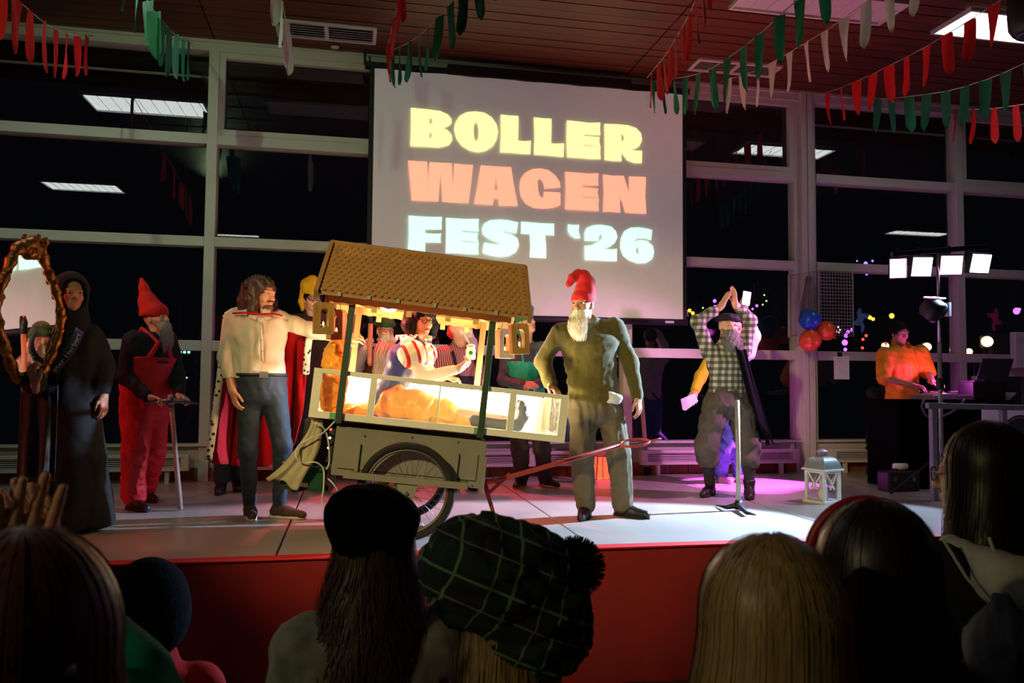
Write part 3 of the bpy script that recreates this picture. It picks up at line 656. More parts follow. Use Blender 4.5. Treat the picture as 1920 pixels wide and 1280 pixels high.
# ================================================================ the cast on the stage
def FT(x, y, g=0.): p = PZ(x, y, g); p[2] = g+.09; return p
def TO(x, y, g=0.): p = PZ(x, y, g); p[2] = g+.03; return p
def hat(P, pts, rs, m, cutp=None, flatv=None, name='hat', seed=3, amp=.004, k=.03, brim=None):
    S = SDF(); S.ell(P.h(0, -.012, .045), np.array([.094, .112, .085])*P.hs, P.A, .03)
    S.chain(pts, rs, k)
    S.cut(P.h(0, 0, .038 if cutp is None else cutp), -unit(P.A[2]+P.A[1]*.22))
    return sdf_part(name, S, .0075, m, P.o, folds(amp, 30, seed))
redfelt = mat('hat_red_felt', (214, 22, 30), .85, var=.06, vs=40, bump=.1, bs=200, sheen=.3)
greenfelt = mat('hat_green_felt', (40, 82, 44), .9, var=.08, vs=40)
tealc = mat('apron_green', (24, 186, 140), .45, var=.06, sheen=.3)
yellowfelt = mat('hat_yellow_felt', (226, 176, 12), .85, var=.06)
whitebeard = mat('beard_white', (236, 230, 216), .8, var=.06, vs=60)
greybeard = mat('beard_grey', (150, 148, 146), .8, var=.2, vs=60)
darkshoe = mat('shoe_black', (22, 22, 24), .45)
brownshoe = mat('shoe_brown', (62, 42, 32), .7)
# ---- the man in the olive sweater at the cart's right end
Y = 5.66
p = Person('man in red curled hat and olive sweater beside the glass box', Y, dict(head=(1093, 571), sh_a=(1049, 622), sh_b=(1155, 611), pelvis=(1114, 752), el_a=(1017, 676, .02), wr_a=(1033, 720, -.08), el_b=(1182, 682, 0), wr_b=(1196, 745, -.04), hip_a=(1093, 768), hip_b=(1142, 768), kn_a=(1092, 848), kn_b=(1160, 848), an_a=FT(1098, 969), toe_a=TO(1088, 979), an_b=FT(1168, 967), toe_b=TO(1222, 974)), byaw=-6, hyaw=-42, sc=.97, tone='warm', wide=1.12)
p.body({'a': ((.25, -.5, -.45), (0, -.3, -1), -1, 30), 'b': ((.1, -.1, -1), (-.6, .6, 0), -1, 28)})
p.shirt(mat('olive_knit', (84, 77, 14), .9, var=.12, vs=30, bump=.25, bs=220, sheen=.3), .018, 'sweater', noise=.012, seed=4, hem=.035)
p.trousers(mat('trousers_grey_brown', (98, 87, 62), .85, var=.1, vs=18, bump=.1, bs=160), .022, .99, .012, .018, top=.03)
p.shoes(darkshoe)
hp = [p.h(0, -.015, .05), PY(1097, 545, Y), PY(1099, 530, Y), PY(1094, 519, Y), PY(1084, 515, Y), PY(1073, 522, Y-.02), PY(1066, 533, Y-.03)]
hat(p, hp, [.092, .080, .066, .052, .042, .036, .024], redfelt, .018, k=.008)
p.beard(whitebeard, tip=PY(1088, 634, Y-.13), L=.17, w=.072, seed=1, top=-.01)
MB().b2((-.055, 0, -.05), (.055, .006, .05)).build('epaulette', MATS['olive_knit'], p.o) if False else None
S = SDF(); S.cap(PY(1145, 740, Y-.1), PY(1158, 748, Y-.1), .03, .035, .02).ell(PY(1150, 752, Y-.11), (.05, .025, .02)); sdf_part('cloth_scrap', S, .007, mat('white_cloth', (205, 210, 215), .9), p.o, folds(.012, 50, 2))
# ---- the prince
Y = 6.0
p = Person('long-haired man in white shirt, dark trousers and long red cape left of the cart', Y, dict(head=(490, 552), sh_a=(439, 597, -.03), sh_b=(528, 598, .02), pelvis=(490, 722), el_a=(425, 668, -.02), wr_a=(436, 731, -.06), el_b=(585, 619, -.04), wr_b=(643, 634, -.12), hip_a=(470, 738), hip_b=(513, 738), kn_a=(464, 842), kn_b=(530, 836), an_a=FT(468, 968), toe_a=TO(478, 985), an_b=FT(523, 970), toe_b=TO(578, 974)), byaw=12, hyaw=54, hpitch=-3, sc=1.0, tone='warm', mouth=True)
p.body({'a': ((.25, -.1, -1), (.8, .4, 0), 1, 26), 'b': ((1, -.2, .1), (.1, .7, -.4), -1, 35)})
p.shirt(mat('shirt_white', (196, 190, 172), .8, var=.04, bump=.1, bs=90), .012, 'shirt', seed=7, noise=.012, hem=-.05)
p.trousers(mat('trousers_dark_blue', (28, 42, 56), .75, var=.1, vs=20, bump=.08, bs=160), .006, .98, .0, .008, 8, top=.075, wt=.026)
p.shoes(brownshoe, mat('sole_white', (205, 200, 190), .7))
mb = MB(); pc = p.J['pelvis']+[0, 0, .075]
mb.tube([pc+p.sd*.178*math.cos(a)+p.fw*.128*math.sin(a) for a in np.linspace(0, 6.283, 33)[:-1]], .012, 6, True); bl = mb.build('belt', mat('leather_dark', (26, 20, 18), .5), p.o, True)
MB().box(pc+p.fw*.142, (.06, .012, .042)).build('buckle', mat('buckle_silver', (190, 190, 190), .3, 1), bl)
plm = mat('placket_white', (206, 200, 184), .8); ch = (p.J['sh_a']+p.J['sh_b'])/2
pl = [ch+p.fw*.125-[0, 0, .03]]+[ch*(1-t)+p.J['pelvis']*t+p.fw*f for t, f in ((.18, .150), (.34, .153), (.5, .146), (.64, .138))]
pk = MB().tube(pl, [.010]*5, 6).build('placket', plm, p.o, True)
for k_ in range(4): q = pl[k_+1] if k_ < 4 else pl[-1]; MB().lathe([(.006, 0), (.005, .004)], q+p.fw*.008, 10, p.fw).build('button', mat('button_pale', (180, 176, 165), .4), pk, True)
for e in (-1, 1): MB().add([ch+p.fw*.085+p.sd*.012*e+[0, 0, .055], ch+p.fw*.05+p.sd*.075*e+[0, 0, .085], ch+p.fw*.115+p.sd*.075*e-[0, 0, .0], ch+p.fw*.135+p.sd*.03*e-[0, 0, .02]], [(0, 1, 2, 3)]).build('collar', plm, p.o).modifiers.new('t', 'SOLIDIFY').thickness = .006
def ph(S):
    for q in (-1, 1):
        S.chain([p.h(q*.075, -.01, .05), p.h(q*.098, .0, -.05), p.h(q*.088, .01, -.13), p.h(q*.10, -.01, -.17)], [.04, .042, .036, .02], .03)
    S.chain([p.h(0, -.09, .05), p.h(0, -.115, -.05), p.h(0, -.11, -.15), p.h(0, -.10, -.20)], [.07, .075, .065, .03], .03)
hairbrown = mat('hair_brown', (58, 36, 24), .5, var=.3, vs=40)
p.hair_cap(hairbrown, 1, 3, .016, extra=ph, noise=.009)
for q in (0,): MB().tube([p.h(-.034, .094, -.052), p.h(0, .104, -.048), p.h(.034, .094, -.052)], .006, 6).build('moustache', hairbrown, p.o, True)
sb = SDF(); sb.ell(p.h(0, .07, -.095), (.042, .035, .03), p.A); sdf_part('stubble', sb, .007, mat('stubble_brown', (92, 62, 48), .8), p.o)
# cape
cr = mat('cape_red_velvet', (170, 8, 18), .8, spec=.15, var=.1, sheen=.08, bump=.06, bs=90)
def ermine():
    m = mat('ermine', (226, 220, 204), .9, var=0); nt = m.node_tree; b = nt.nodes['Principled BSDF']; tc = nt.nodes.new('ShaderNodeTexCoord')
    vo = nt.nodes.new('ShaderNodeTexVoronoi'); vo.inputs['Scale'].default_value = 26; cr_ = nt.nodes.new('ShaderNodeValToRGB')
    nt.links.new(tc.outputs['Object'], vo.inputs['Vector']); nt.links.new(vo.outputs['Distance'], cr_.inputs[0]); nt.links.new(cr_.outputs[0], b.inputs['Base Color'])
    cr_.color_ramp.elements[0].position = .28; cr_.color_ramp.elements[0].color = (.01, .01, .01, 1); cr_.color_ramp.elements[1].position = .34; cr_.color_ramp.elements[1].color = (.75, .72, .62, 1); return m
er = ermine()
tops = [(425, 591, .0), (436, 583, .07), (462, 578, .13), (490, 580, .16), (520, 582, .13), (545, 596, .08), (568, 606, .05), (583, 612, .02)]
bots = [(388, 862, -.02), (408, 869, .12), (440, 872, .24), (478, 874, .32), (512, 874, .34), (538, 862, .30), (556, 830, .24), (576, 700, .10)]
N, Mv = 90, 36; Pg = np.zeros((N, Mv, 3))
def lerpl(L, u): i = min(int(u*(len(L)-1)), len(L)-2); t = u*(len(L)-1)-i; return np.array(L[i])*(1-t)+np.array(L[i+1])*t
for i in range(N):
    u = i/(N-1); a, b = lerpl(tops, u), lerpl(bots, u)
    A_, B_ = PY(a[0], a[1], Y+a[2]), PY(b[0], b[1], Y+b[2])
    for j in range(Mv):
        v = j/(Mv-1); q = A_*(1-v)+B_*v; am = .045*min(1, v*2.2)
        q = q+np.array([.25*am*math.cos(u*34), am*math.sin(u*34+.6*math.sin(v*3)), .0]); q[1] += .10*math.sin(v*math.pi)*(u > .05)*min(1, (1-abs(2*u-1))*3); Pg[i, j] = q
o = MB().grid(Pg).build('cape', cr, p.o, True); md = o.modifiers.new('thick', 'SOLIDIFY'); md.thickness = .008
for ui, u in ((0, 0), (1, N-1)):
    e = Pg[u]; sid = np.array([.0, .012, 0]); T = MB().tube(e+[0, -.006, 0], [.026]*len(e), 8).build('ermine_trim', er, o, True)
MB().tube([PY(x, y, Y-.13) for x, y in ((436, 587), (460, 586), (490, 589), (515, 588), (530, 592))], .008, 6).build('cape_cord', cr, o, True)
MB().tube([PY(x, y, Y+z) for x, y, z in ((425, 591, .0), (436, 584, .03), (452, 580, .10), (485, 580, .15), (515, 582, .10), (540, 595, .02), (565, 606, -.02), (583, 612, -.02))], .026, 8).build('ermine_collar', er, o, True)
# ---- man in red dungarees
Y = 6.62
p = Person('man in red dungarees and pointed red hat with grey beard, holding a pickaxe', Y, dict(head=(293, 598), sh_a=(248, 634, -.15), sh_b=(318, 636, .13), pelvis=(272, 752), el_a=(235, 706, -.17), wr_a=(277, 744, -.24), el_b=(332, 702, .10), wr_b=(336, 741, -.06), hip_a=(257, 768, -.08), hip_b=(290, 766, .08), kn_a=(252, 845, -.10), kn_b=(288, 838, .08), an_a=FT(250, 955), toe_a=TO(264, 958), an_b=FT(272, 938), toe_b=TO(298, 945)), byaw=52, hyaw=62, hpitch=12, sc=.92, tone='fair', wide=1.12)
p.body({'a': ((1, -.1, -.15), (.1, -.3, -1), 1, 55), 'b': ((.6, -.5, -.2), (0, -.4, -1), -1, 50)})
p.shirt(mat('navy_sweat', (22, 26, 38), .9, var=.1, bump=.1), .020, 'sweater', seed=11, noise=.014)
redc = mat('dungaree_red', (196, 16, 26), .7, var=.08, bump=.08, bs=120)
p.trousers(redc, .034, .98, .014, .020, 12, top=.14, wt=.040)
S = SDF(); p.torso(S, .052, .03, False); S.cut((p.J['pelvis']+p.fw*.03), -p.fw); S.cut(p.J['pelvis']+[0, 0, .34], (0, 0, 1)); S.cut(p.J['pelvis']-[0, 0, .02], (0, 0, -1)); bib = sdf_part('bib', S, .009, redc, p.o, folds(.006, 16, 4))
for q, e in (('a', -1), ('b', 1)):
    c0 = p.J['pelvis']+[0, 0, .33]+p.fw*.15+p.sd*.10*e; sh = p.J['sh_'+q]
    MB().tube([c0, sh*.6+p.J['sh_'+('b' if q == 'a' else 'a')]*.4+p.fw*.12-[0, 0, .03], sh*.75+p.J['sh_'+('b' if q == 'a' else 'a')]*.25+[0, 0, .075], sh*.75+p.J['sh_'+('b' if q == 'a' else 'a')]*.25-p.fw*.15-[0, 0, .1]], .02, 6).build('strap', redc, p.o, True)
MB().box(p.J['pelvis']+[0, 0, .30]+p.fw*.185, (.10, .004, .022), np.array([p.sd, p.fw, [0, 0, 1]]).T).build('chest_label', mat('label_black', (18, 14, 14), .6), bib)
p.shoes(mat('boot_black', (20, 20, 22), .5), None, .006, .07, 'boot')
hat(p, [p.h(0, -.02, .06), PY(277, 566, Y+.03), PY(270, 540, Y+.04), PY(266, 524, Y+.04)], [.105, .066, .034, .016], mat('hat_orange_red', (205, 34, 24), .9), .022)
p.beard(greybeard, tip=PY(306, 660, Y-.03), L=.2, w=.06, seed=3)
# pickaxe in his hands
r = thing('pickaxe', 'pickaxe with pale handle standing head-up in front of the red dungarees', 'pickaxe', PY(338, 953, Y-.2))
ax0, ax1 = PY(320, 744, Y-.24), PZ(338, 954, 0.012)
MB().tube([ax0+(ax0-ax1)*.02, ax0*.5+ax1*.5, ax1], [.019, .017, .021], 10).build('handle', mat('handle_wood_pale', (176, 150, 140), .5, var=.2, vs=8), r, True)
st_ = mat('steel_dull', (120, 120, 128), .4, .8, var=.15)
MB().tube([PY(269, 757, Y-.24), PY(295, 753, Y-.24), PY(320, 751, Y-.24), PY(345, 752, Y-.24), PY(371, 757, Y-.24)], [.006, .014, .024, .014, .005], 8).lathe([(.03, -.03), (.034, 0), (.03, .03)], PY(320, 751, Y-.24), 12, ax0-ax1).build('pick_head', st_, r, True)
# ---- hooded queen with the gilt mirror
Y = 5.78
p = Person('smiling person in black hooded robe with a blue and purple sash, holding the gilt mirror', Y, dict(head=(133, 552), sh_a=(92, 622, -.06), sh_b=(168, 622, .06), pelvis=(126, 752), el_a=(60, 704, -.24), wr_a=(64, 722, -.52), el_b=(196, 690, .06), wr_b=(194, 742, -.02), hip_a=(110, 768), hip_b=(142, 768), kn_a=(106, 850), kn_b=(146, 850), an_a=FT(112, 984), toe_a=TO(116, 996), an_b=FT(150, 988), toe_b=TO(158, 999)), byaw=18, hyaw=32, hpitch=2, sc=.98, tone='tan', mouth=True)
p.body({'a': ((-.1, -.35, .9), (.5, .6, .2), -1, 45), 'b': ((.1, -.1, -1), (-.8, .3, 0), -1, 26)})
blk = mat('robe_black', (7, 7, 8), .85, var=.2, vs=20, bump=.15, bs=120)
S = SDF(); p.torso(S, .022, .04); 
p.arm(S, 'a', .03, .92, .04); p.arm(S, 'b', .022, .88, .02)
pe = p.J['pelvis']; S.cap(pe, pe-[.01, -.02, .40], .15, .20, .05, 'u', (p.sd, 1.25)); S.cap(pe-[.01, -.02, .40], np.array([pe[0]-.03, pe[1]+.03, .08]), .20, .27, .05, 'u', (p.sd, 1.2)); S.cut((0, 0, .035), (0, 0, -1))
ch = (p.J['sh_a']+p.J['sh_b'])/2; S.cut(ch+unit(p.J['head']-ch)*.07, unit(unit(p.J['head']-ch)+p.fw*.5)); sdf_part('robe', S, .0115, blk, p.o, folds(.022, 20, 21, .12))
S = SDF(); S.ell(p.h(0, -.02, .025), (.115, .130, .135), p.A, .03); S.cap(p.h(0, -.04, -.06), ch-[0, -.03, .02], .11, .13, .04); S.ell(p.h(0, .10, -.01), (.078, .13, .105), p.A, .02, 's'); S.ell(p.h(0, 0, 0), (.088, .108, .115), p.A, .01, 's'); sdf_part('hood', S, .0085, blk, p.o, folds(.010, 25, 4))
Pg = [[PY(168+35*u*(.35+.65*v)+4*math.sin(u*9)*v, 640+330*v+(12*u), Y+.12+.10*u+.04*math.sin(u*11)*v) for v in np.linspace(0, 1, 14)] for u in np.linspace(0, 1, 16)]
o = MB().grid(Pg).build('cloak_panel', mat('cloak_sheer_black', (9, 8, 10), .8), p.o, True); o.modifiers.new('t', 'SOLIDIFY').thickness = .006
Pg = [[PY(40+70*u-10*v+3*math.sin(u*14)*v, 722+180*v, Y-.26+.03*math.sin(u*14+1)*v-.05*v) for v in np.linspace(0, 1, 12)] for u in np.linspace(0, 1, 26)]
o = MB().grid(Pg).build('skirt_panel', mat('satin_dark', (20, 18, 22), .4, var=.25, vs=60, sheen=.4), p.o, True); o.modifiers.new('t', 'SOLIDIFY').thickness = .006
p.shoes(darkshoe)
# sash across the chest with its printed words
sa, sb_ = np.array([150, 618.]), np.array([98, 696.]); N = 14; Pg = []
def sash(u, v): q = sa*(1-u)+sb_*u; n_ = np.array([.83, .55])*9; b = q+n_*v; return PY(b[0]+6*math.sin(u*3.14), b[1], Y-.185-.05*math.sin(u*3.14)-.03*u)
sm = mat('sash_blue', (44, 40, 110), .45, var=0, sheen=.3); nt = sm.node_tree; tcn = nt.nodes.new('ShaderNodeTexCoord'); sx = nt.nodes.new('ShaderNodeSeparateXYZ'); cr_ = nt.nodes.new('ShaderNodeValToRGB'); mr = nt.nodes.new('ShaderNodeMapRange')
nt.links.new(tcn.outputs['Object'], sx.inputs[0]); nt.links.new(sx.outputs['Z'], mr.inputs[0]); mr.inputs[1].default_value = 1.05; mr.inputs[2].default_value = 1.42; nt.links.new(mr.outputs[0], cr_.inputs[0]); nt.links.new(cr_.outputs[0], nt.nodes['Principled BSDF'].inputs['Base Color'])
cr_.color_ramp.elements[0].color = (*lin((14, 62, 74)), 1); cr_.color_ramp.elements[1].color = (*lin((96, 40, 120)), 1); e = cr_.color_ramp.elements.new(.45); e.color = (*lin((34, 34, 110)), 1)
so = MB().grid([[sash(u, v) for v in (-1, -.33, .33, 1)] for u in np.linspace(0, 1, N)]).build('sash', sm, p.o, True); so.modifiers.new('t', 'SOLIDIFY').thickness = .004
def text_part(word, place, m, parent, name='lettering', res=2, extr=0.):
    """lettering as flat mesh, each vertex carried onto the surface by place(x, y)"""
    cu = bpy.data.curves.new('t', 'FONT'); cu.body = word; cu.size = 1; cu.resolution_u = res; cu.fill_mode = 'FRONT'; cu.offset = .012
    to = bpy.data.objects.new('t', cu); COL.objects.link(to); bpy.context.view_layer.update(); me = bpy.data.meshes.new_from_object(to.evaluated_get(bpy.context.evaluated_depsgraph_get()))
    bpy.data.objects.remove(to); w_ = max(v.co.x for v in me.vertices)
    for v in me.vertices: v.co = Vector(place(v.co.x/w_, v.co.y/.72))
    me.materials.clear(); return link(name, me, m, parent)
wt = mat('print_white', (225, 225, 232), .6, var=0)
def onsash(x, y): q = sash(.98-.90*x, .55-.95*y); return q+unit(CAM-q)*.006
text_part('ster Herbert', onsash, wt, so)
# the mirror: real looking glass in a carved gilt frame
mc = PY(56, 588, 5.37); yaw_m = math.radians(76); nv = unit([math.sin(yaw_m), -math.cos(yaw_m), .035]); uv = unit(np.cross([0, 0, 1], nv)); wv = np.cross(nv, uv)
r = thing('gilt_mirror', 'tall gilt carved mirror with crest, held up by the black-robed person', 'mirror', mc-wv*.48)
def mo(t, k=1.):
    x, y = .255*math.cos(t), .395*math.sin(t); sq = 1+.10*math.cos(2*t)**2+.05*math.cos(4*t); return x*sq*k, y*k*(1+.05*math.cos(3*t+.4))
tt = np.linspace(0, 2*math.pi, 65)[:-1]
MB().prism([mo(t, .98) for t in tt], mc, uv, wv, .004).build('glass', mat('mirror_silver', (245, 245, 245), .01, 1, var=0), r)
MB().prism([mo(t, 1.0) for t in tt], mc-nv*.012, uv, wv, .010).build('backing', mat('mirror_back', (50, 34, 22), .8), r)
gold = mat('gilt_wood', (150, 98, 40), .35, .75, var=.45, vs=30, bump=.3, bs=90)
S = SDF(); rr = np.random.RandomState(3)
fp = [mc+uv*mo(t, 1.04)[0]+wv*mo(t, 1.04)[1] for t in tt]
for i in range(64): S.cap(fp[i], fp[(i+1) % 64], .028+.006*math.sin(i*1.9), .028+.006*math.sin((i+1)*1.9), .01)
for i in range(0, 64, 2):
    q = fp[i]+nv*.018+rr.randn(3)*.006; S.ell(q, (.014, .014, .018+.006*rr.rand()), None, .008)
for a, b_, R_ in ((-.07, .40, .045), (.0, .43, .05), (.07, .41, .045), (.02, .465, .035), (.05, .485, .026), (-.11, .37, .035), (.12, .37, .035), (-.02, .36, .04), (.04, .36, .03)):
    S.ell(mc+uv*a+wv*b_+nv*.012, (R_, R_*.8, R_*.8), np.array([uv, nv, wv]), .01)
for k_ in range(26): S.ell(mc+uv*rr.uniform(-.13, .14)+wv*rr.uniform(.36, .48)+nv*.035, rr.uniform(.010, .020), None, .006)
sdf_part('carved_frame', S, .0075, gold, r)
# ---- dwarf in the yellow hat, between cape and cart
Y = 7.3
p = Person('person in yellow hat and glasses half hidden behind the cart roof', Y, dict(head=(586, 562), sh_a=(552, 602), sh_b=(622, 602), pelvis=(585, 725), el_a=(545, 665), wr_a=(552, 720), el_b=(630, 665), wr_b=(620, 720, -.1), hip_a=(570, 740), hip_b=(602, 740), kn_a=(568, 822), kn_b=(604, 822), an_a=FT(562, 916), toe_a=TO(552, 921), an_b=FT(606, 913), toe_b=TO(614, 917)), byaw=5, hyaw=15, sc=.96)
p.body({'a': ((0, 0, -1), (.8, 0, 0), -1, 25), 'b': ((0, -.2, -1), (-.8, 0, 0), 1, 25)})
p.shirt(mat('jacket_dark_brown', (46, 26, 24), .9), .02, 'jacket', seed=31); p.trousers(mat('trousers_black', (24, 24, 26), .85), .02, seed=32); p.shoes(darkshoe); p.glasses(); p.hair_cap(mat('hair_black', (8, 7, 7), .6, var=.2, spec=.2), 0, 2)
hat(p, [p.h(0, -.02, .07), PY(581, 535, Y), PY(587, 524, Y)], [.095, .075, .04], yellowfelt, .06)
S = SDF(); S.chain([PY(571, 545, Y), PY(567, 565, Y+.02), PY(568, 580, Y+.02)], [.04, .035, .02], .02); sdf_part('hat_flap', S, .008, yellowfelt, p.o)
# ---- somebody standing behind the cape: only legs show
Y = 7.42
p = Person('person in dark trousers standing hidden behind the red cape, only the legs showing', Y, dict(head=(455, 640), sh_a=(425, 672), sh_b=(480, 672), pelvis=(437, 772), el_a=(420, 725), wr_a=(425, 770), el_b=(485, 725), wr_b=(480, 770), hip_a=(424, 784), hip_b=(450, 784), kn_a=(418, 850), kn_b=(446, 850), an_a=FT(414, 923), toe_a=TO(408, 930), an_b=FT(445, 917), toe_b=TO(449, 924)), byaw=0, hyaw=30, sc=.80)
p.body({'a': ((0, 0, -1), (.8, 0, 0), -1, 25), 'b': ((0, 0, -1), (-.8, 0, 0), 1, 25)})
p.shirt(mat('tunic_dark_green', (24, 46, 40), .9), .02, 'tunic', seed=41); p.trousers(mat('trousers_dark_teal', (28, 50, 52), .85), .024, .93, .012, seed=42); p.shoes(darkshoe, None, .01, .04, 'boot'); p.hair_cap(hairbrown, 0, 4)
# ---- dwarf in brown robe with long white beard
Y = 7.5
p = Person('person in brown robe with long white beard and green hat behind the cart', Y, dict(head=(722, 620), sh_a=(684, 664, -.02), sh_b=(762, 662), pelvis=(722, 752), el_a=(664, 700, -.05), wr_a=(686, 655, -.22), el_b=(772, 715), wr_b=(765, 765), hip_a=(707, 768), hip_b=(740, 768), kn_a=(708, 838), kn_b=(742, 838), an_a=FT(720, 912), toe_a=TO(714, 918), an_b=FT(748, 910), toe_b=TO(752, 916)), byaw=8, hyaw=14, sc=.92, tone='fair')
p.body({'a': ((.15, -.15, 1), (.5, -.4, 0), 1, 68), 'b': ((0, 0, -1), (-.8, 0, 0), 1, 25)})
p.shirt(mat('shirt_pale_grey', (150, 146, 140), .9), .016, 'shirt', seed=51)
S = SDF(); p.torso(S, .032, .04); S.cap(p.J['pelvis'], p.J['pelvis']-[0, 0, .42], .15, .19, .05, 'u', (p.sd, 1.2)); p.arm(S, 'b', .03, .9); ch = (p.J['sh_a']+p.J['sh_b'])/2; S.cut(ch+[0, 0, .05], (0, -.4, 1)); S.cut((0, 0, .33), (0, 0, -1)); sdf_part('robe', S, .011, mat('robe_brown', (64, 30, 22), .9), p.o, folds(.016, 22, 6, .15))
p.trousers(MATS['trousers_black'], .012, seed=52); p.shoes(brownshoe); p.glasses(mat('glasses_thin', (120, 100, 90), .3))
hat(p, [p.h(0, -.02, .06), p.h(0, -.03, .12)], [.10, .085], greenfelt, .048)
p.beard(mat('beard_cream', (214, 200, 184), .8, var=.06), L=.42, w=.105, tip=PY(713, 708, Y-.22), seed=5, n=500)
wr = p.J['wr_a']; r = thing('hammer_shaft', 'pale wooden shaft with black head held upright by the brown-robed person', 'hammer', PY(694, 686, Y-.28))
MB().tube([PY(694, 686, Y-.29), PY(693, 680, Y-.29), PY(695, 604, Y-.29)], [.012, .022, .022], 10).build('handle', mat('handle_orange_wood', (196, 126, 96), .5), r, True)
MB().tube([PY(695, 606, Y-.29), PY(694, 584, Y-.29), PY(696, 572, Y-.29)], [.028, .034, .024], 10).build('hammer_head', mat('steel_black', (46, 46, 54), .4, .6), r, True)
# ---- dwarf in striped shirt with red hat
Y = 7.15
p = Person('person in red hat, white beard and red striped shirt behind the cart', Y, dict(head=(863, 616), sh_a=(829, 660, -.05), sh_b=(890, 656, .05), pelvis=(862, 755), el_a=(820, 715), wr_a=(830, 768, -.1), el_b=(900, 712), wr_b=(893, 765, -.05), hip_a=(847, 770), hip_b=(880, 770), kn_a=(847, 842), kn_b=(880, 842), an_a=FT(845, 915), toe_a=TO(852, 922), an_b=FT(880, 915), toe_b=TO(890, 920)), byaw=22, hyaw=62, hpitch=10, sc=.93, tone='fair')
p.body({'a': ((0, -.2, -1), (.8, 0, 0), -1, 25), 'b': ((0, -.2, -1), (-.8, 0, 0), 1, 25)})
p.shirt(bands('striped_shirt', [(200, 168, 158), (150, 40, 42)], .02, [((.97, .22, .12), .017, .52, (150, 34, 40), 0, 1)], .85), .014, 'shirt', seed=61)
apr = mat('apron_dark', (34, 34, 44), .8)
S = SDF(); p.torso(S, .026, .03, False); S.cap(p.J['pelvis'], p.J['pelvis']-[0, 0, .35], .14, .15, .04, 'u', (p.sd, 1.15)); S.cut(p.J['pelvis']+p.fw*.02, -p.fw); S.cut(p.J['pelvis']+[0, 0, .24], (0, 0, 1)); ap = sdf_part('apron', S, .010, apr, p.o, folds(.008, 16, 3))
for q, e in (('a', -1), ('b', 1)): MB().tube([p.J['pelvis']+[0, 0, .22]+p.fw*.155+p.sd*.10*e, p.J['sh_'+q]+p.fw*.10-p.sd*.06*e-[0, 0, .03], p.J['sh_'+q]-p.sd*.07*e+[0, 0, .07]], .016, 6).build('strap', apr, ap, True)
MB().tube([p.J['pelvis']+[0, 0, .13]+p.fw*.175+p.sd*x for x in (-.06, 0, .08)], .005, 6).build('piping', mat('piping_cream', (226, 200, 120), .7), ap, True)
p.trousers(MATS['trousers_black'], .014, seed=62); p.shoes(darkshoe)
hat(p, [p.h(0, -.02, .06), PY(858, 588, Y), PY(846, 575, Y)], [.10, .075, .035], redfelt, .026)
S = SDF(); S.chain([p.h(0, -.08, .04), p.h(0, -.105, -.03), p.h(0, -.10, -.07)], [.04, .032, .015], .02); sdf_part('hat_flap', S, .008, redfelt, p.o)
p.beard(whitebeard, L=.14, w=.058, seed=7)
# ---- dwarf in green apron
Y = 7.33
p = Person('person in green hat and shiny green apron with clasped hands right of the cart', Y, dict(head=(985, 607), sh_a=(952, 655), sh_b=(1017, 650), pelvis=(985, 755), el_a=(944, 712), wr_a=(982, 723, -.2), el_b=(1030, 704), wr_b=(1006, 722, -.22), hip_a=(970, 770), hip_b=(1005, 770), kn_a=(975, 842), kn_b=(1016, 842), an_a=FT(978, 912), toe_a=TO(962, 919), an_b=FT(1022, 911), toe_b=TO(1047, 916)), byaw=10, hyaw=38, hpitch=22, sc=.93, tone='fair')
p.body({'a': ((1, -.3, .05), (.1, .5, -.4), 1, 55), 'b': ((-.9, -.3, 0), (0, .5, -.5), -1, 55)})
p.shirt(mat('sweater_grey', (84, 84, 92), .9, bump=.15), .016, 'sweater', seed=71)
S = SDF(); p.torso(S, .028, .03, False); S.cap(p.J['pelvis'], p.J['pelvis']-[0, 0, .16], .145, .16, .04, 'u', (p.sd, 1.25)); S.cut(p.J['pelvis']+p.fw*.02, -p.fw); S.cut(p.J['pelvis']+[0, 0, .38], (0, 0, 1)); S.cut(p.J['pelvis']-[0, 0, .2], (0, 0, -1)); ap = sdf_part('apron', S, .009, tealc, p.o, folds(.018, 18, 9))
for q, e in (('a', -1), ('b', 1)): MB().tube([p.J['pelvis']+[0, 0, .37]+p.fw*.14+p.sd*.08*e, p.J['sh_'+q]*.5+p.J['sh_'+('b' if q == 'a' else 'a')]*.5+p.sd*.06*e+p.fw*.04+[0, 0, .06]], .011, 6).build('strap', tealc, ap, True)
p.trousers(mat('trousers_dark_brown', (44, 34, 30), .85), .020, .99, .012, seed=72); p.shoes(mat('trainer_navy', (30, 30, 40), .6), mat('sole_orange', (196, 120, 60), .6))
hat(p, [p.h(0, -.02, .06), PY(985, 586, Y), PY(994, 578, Y)], [.095, .07, .035], mat('hat_teal_felt', (22, 118, 92), .85), .02)
S = SDF(); S.chain([p.h(0, -.09, .03), p.h(.0, -.10, -.04), p.h(0, -.09, -.09)], [.04, .034, .014], .02); sdf_part('hat_flap', S, .008, MATS['hat_teal_felt'], p.o)
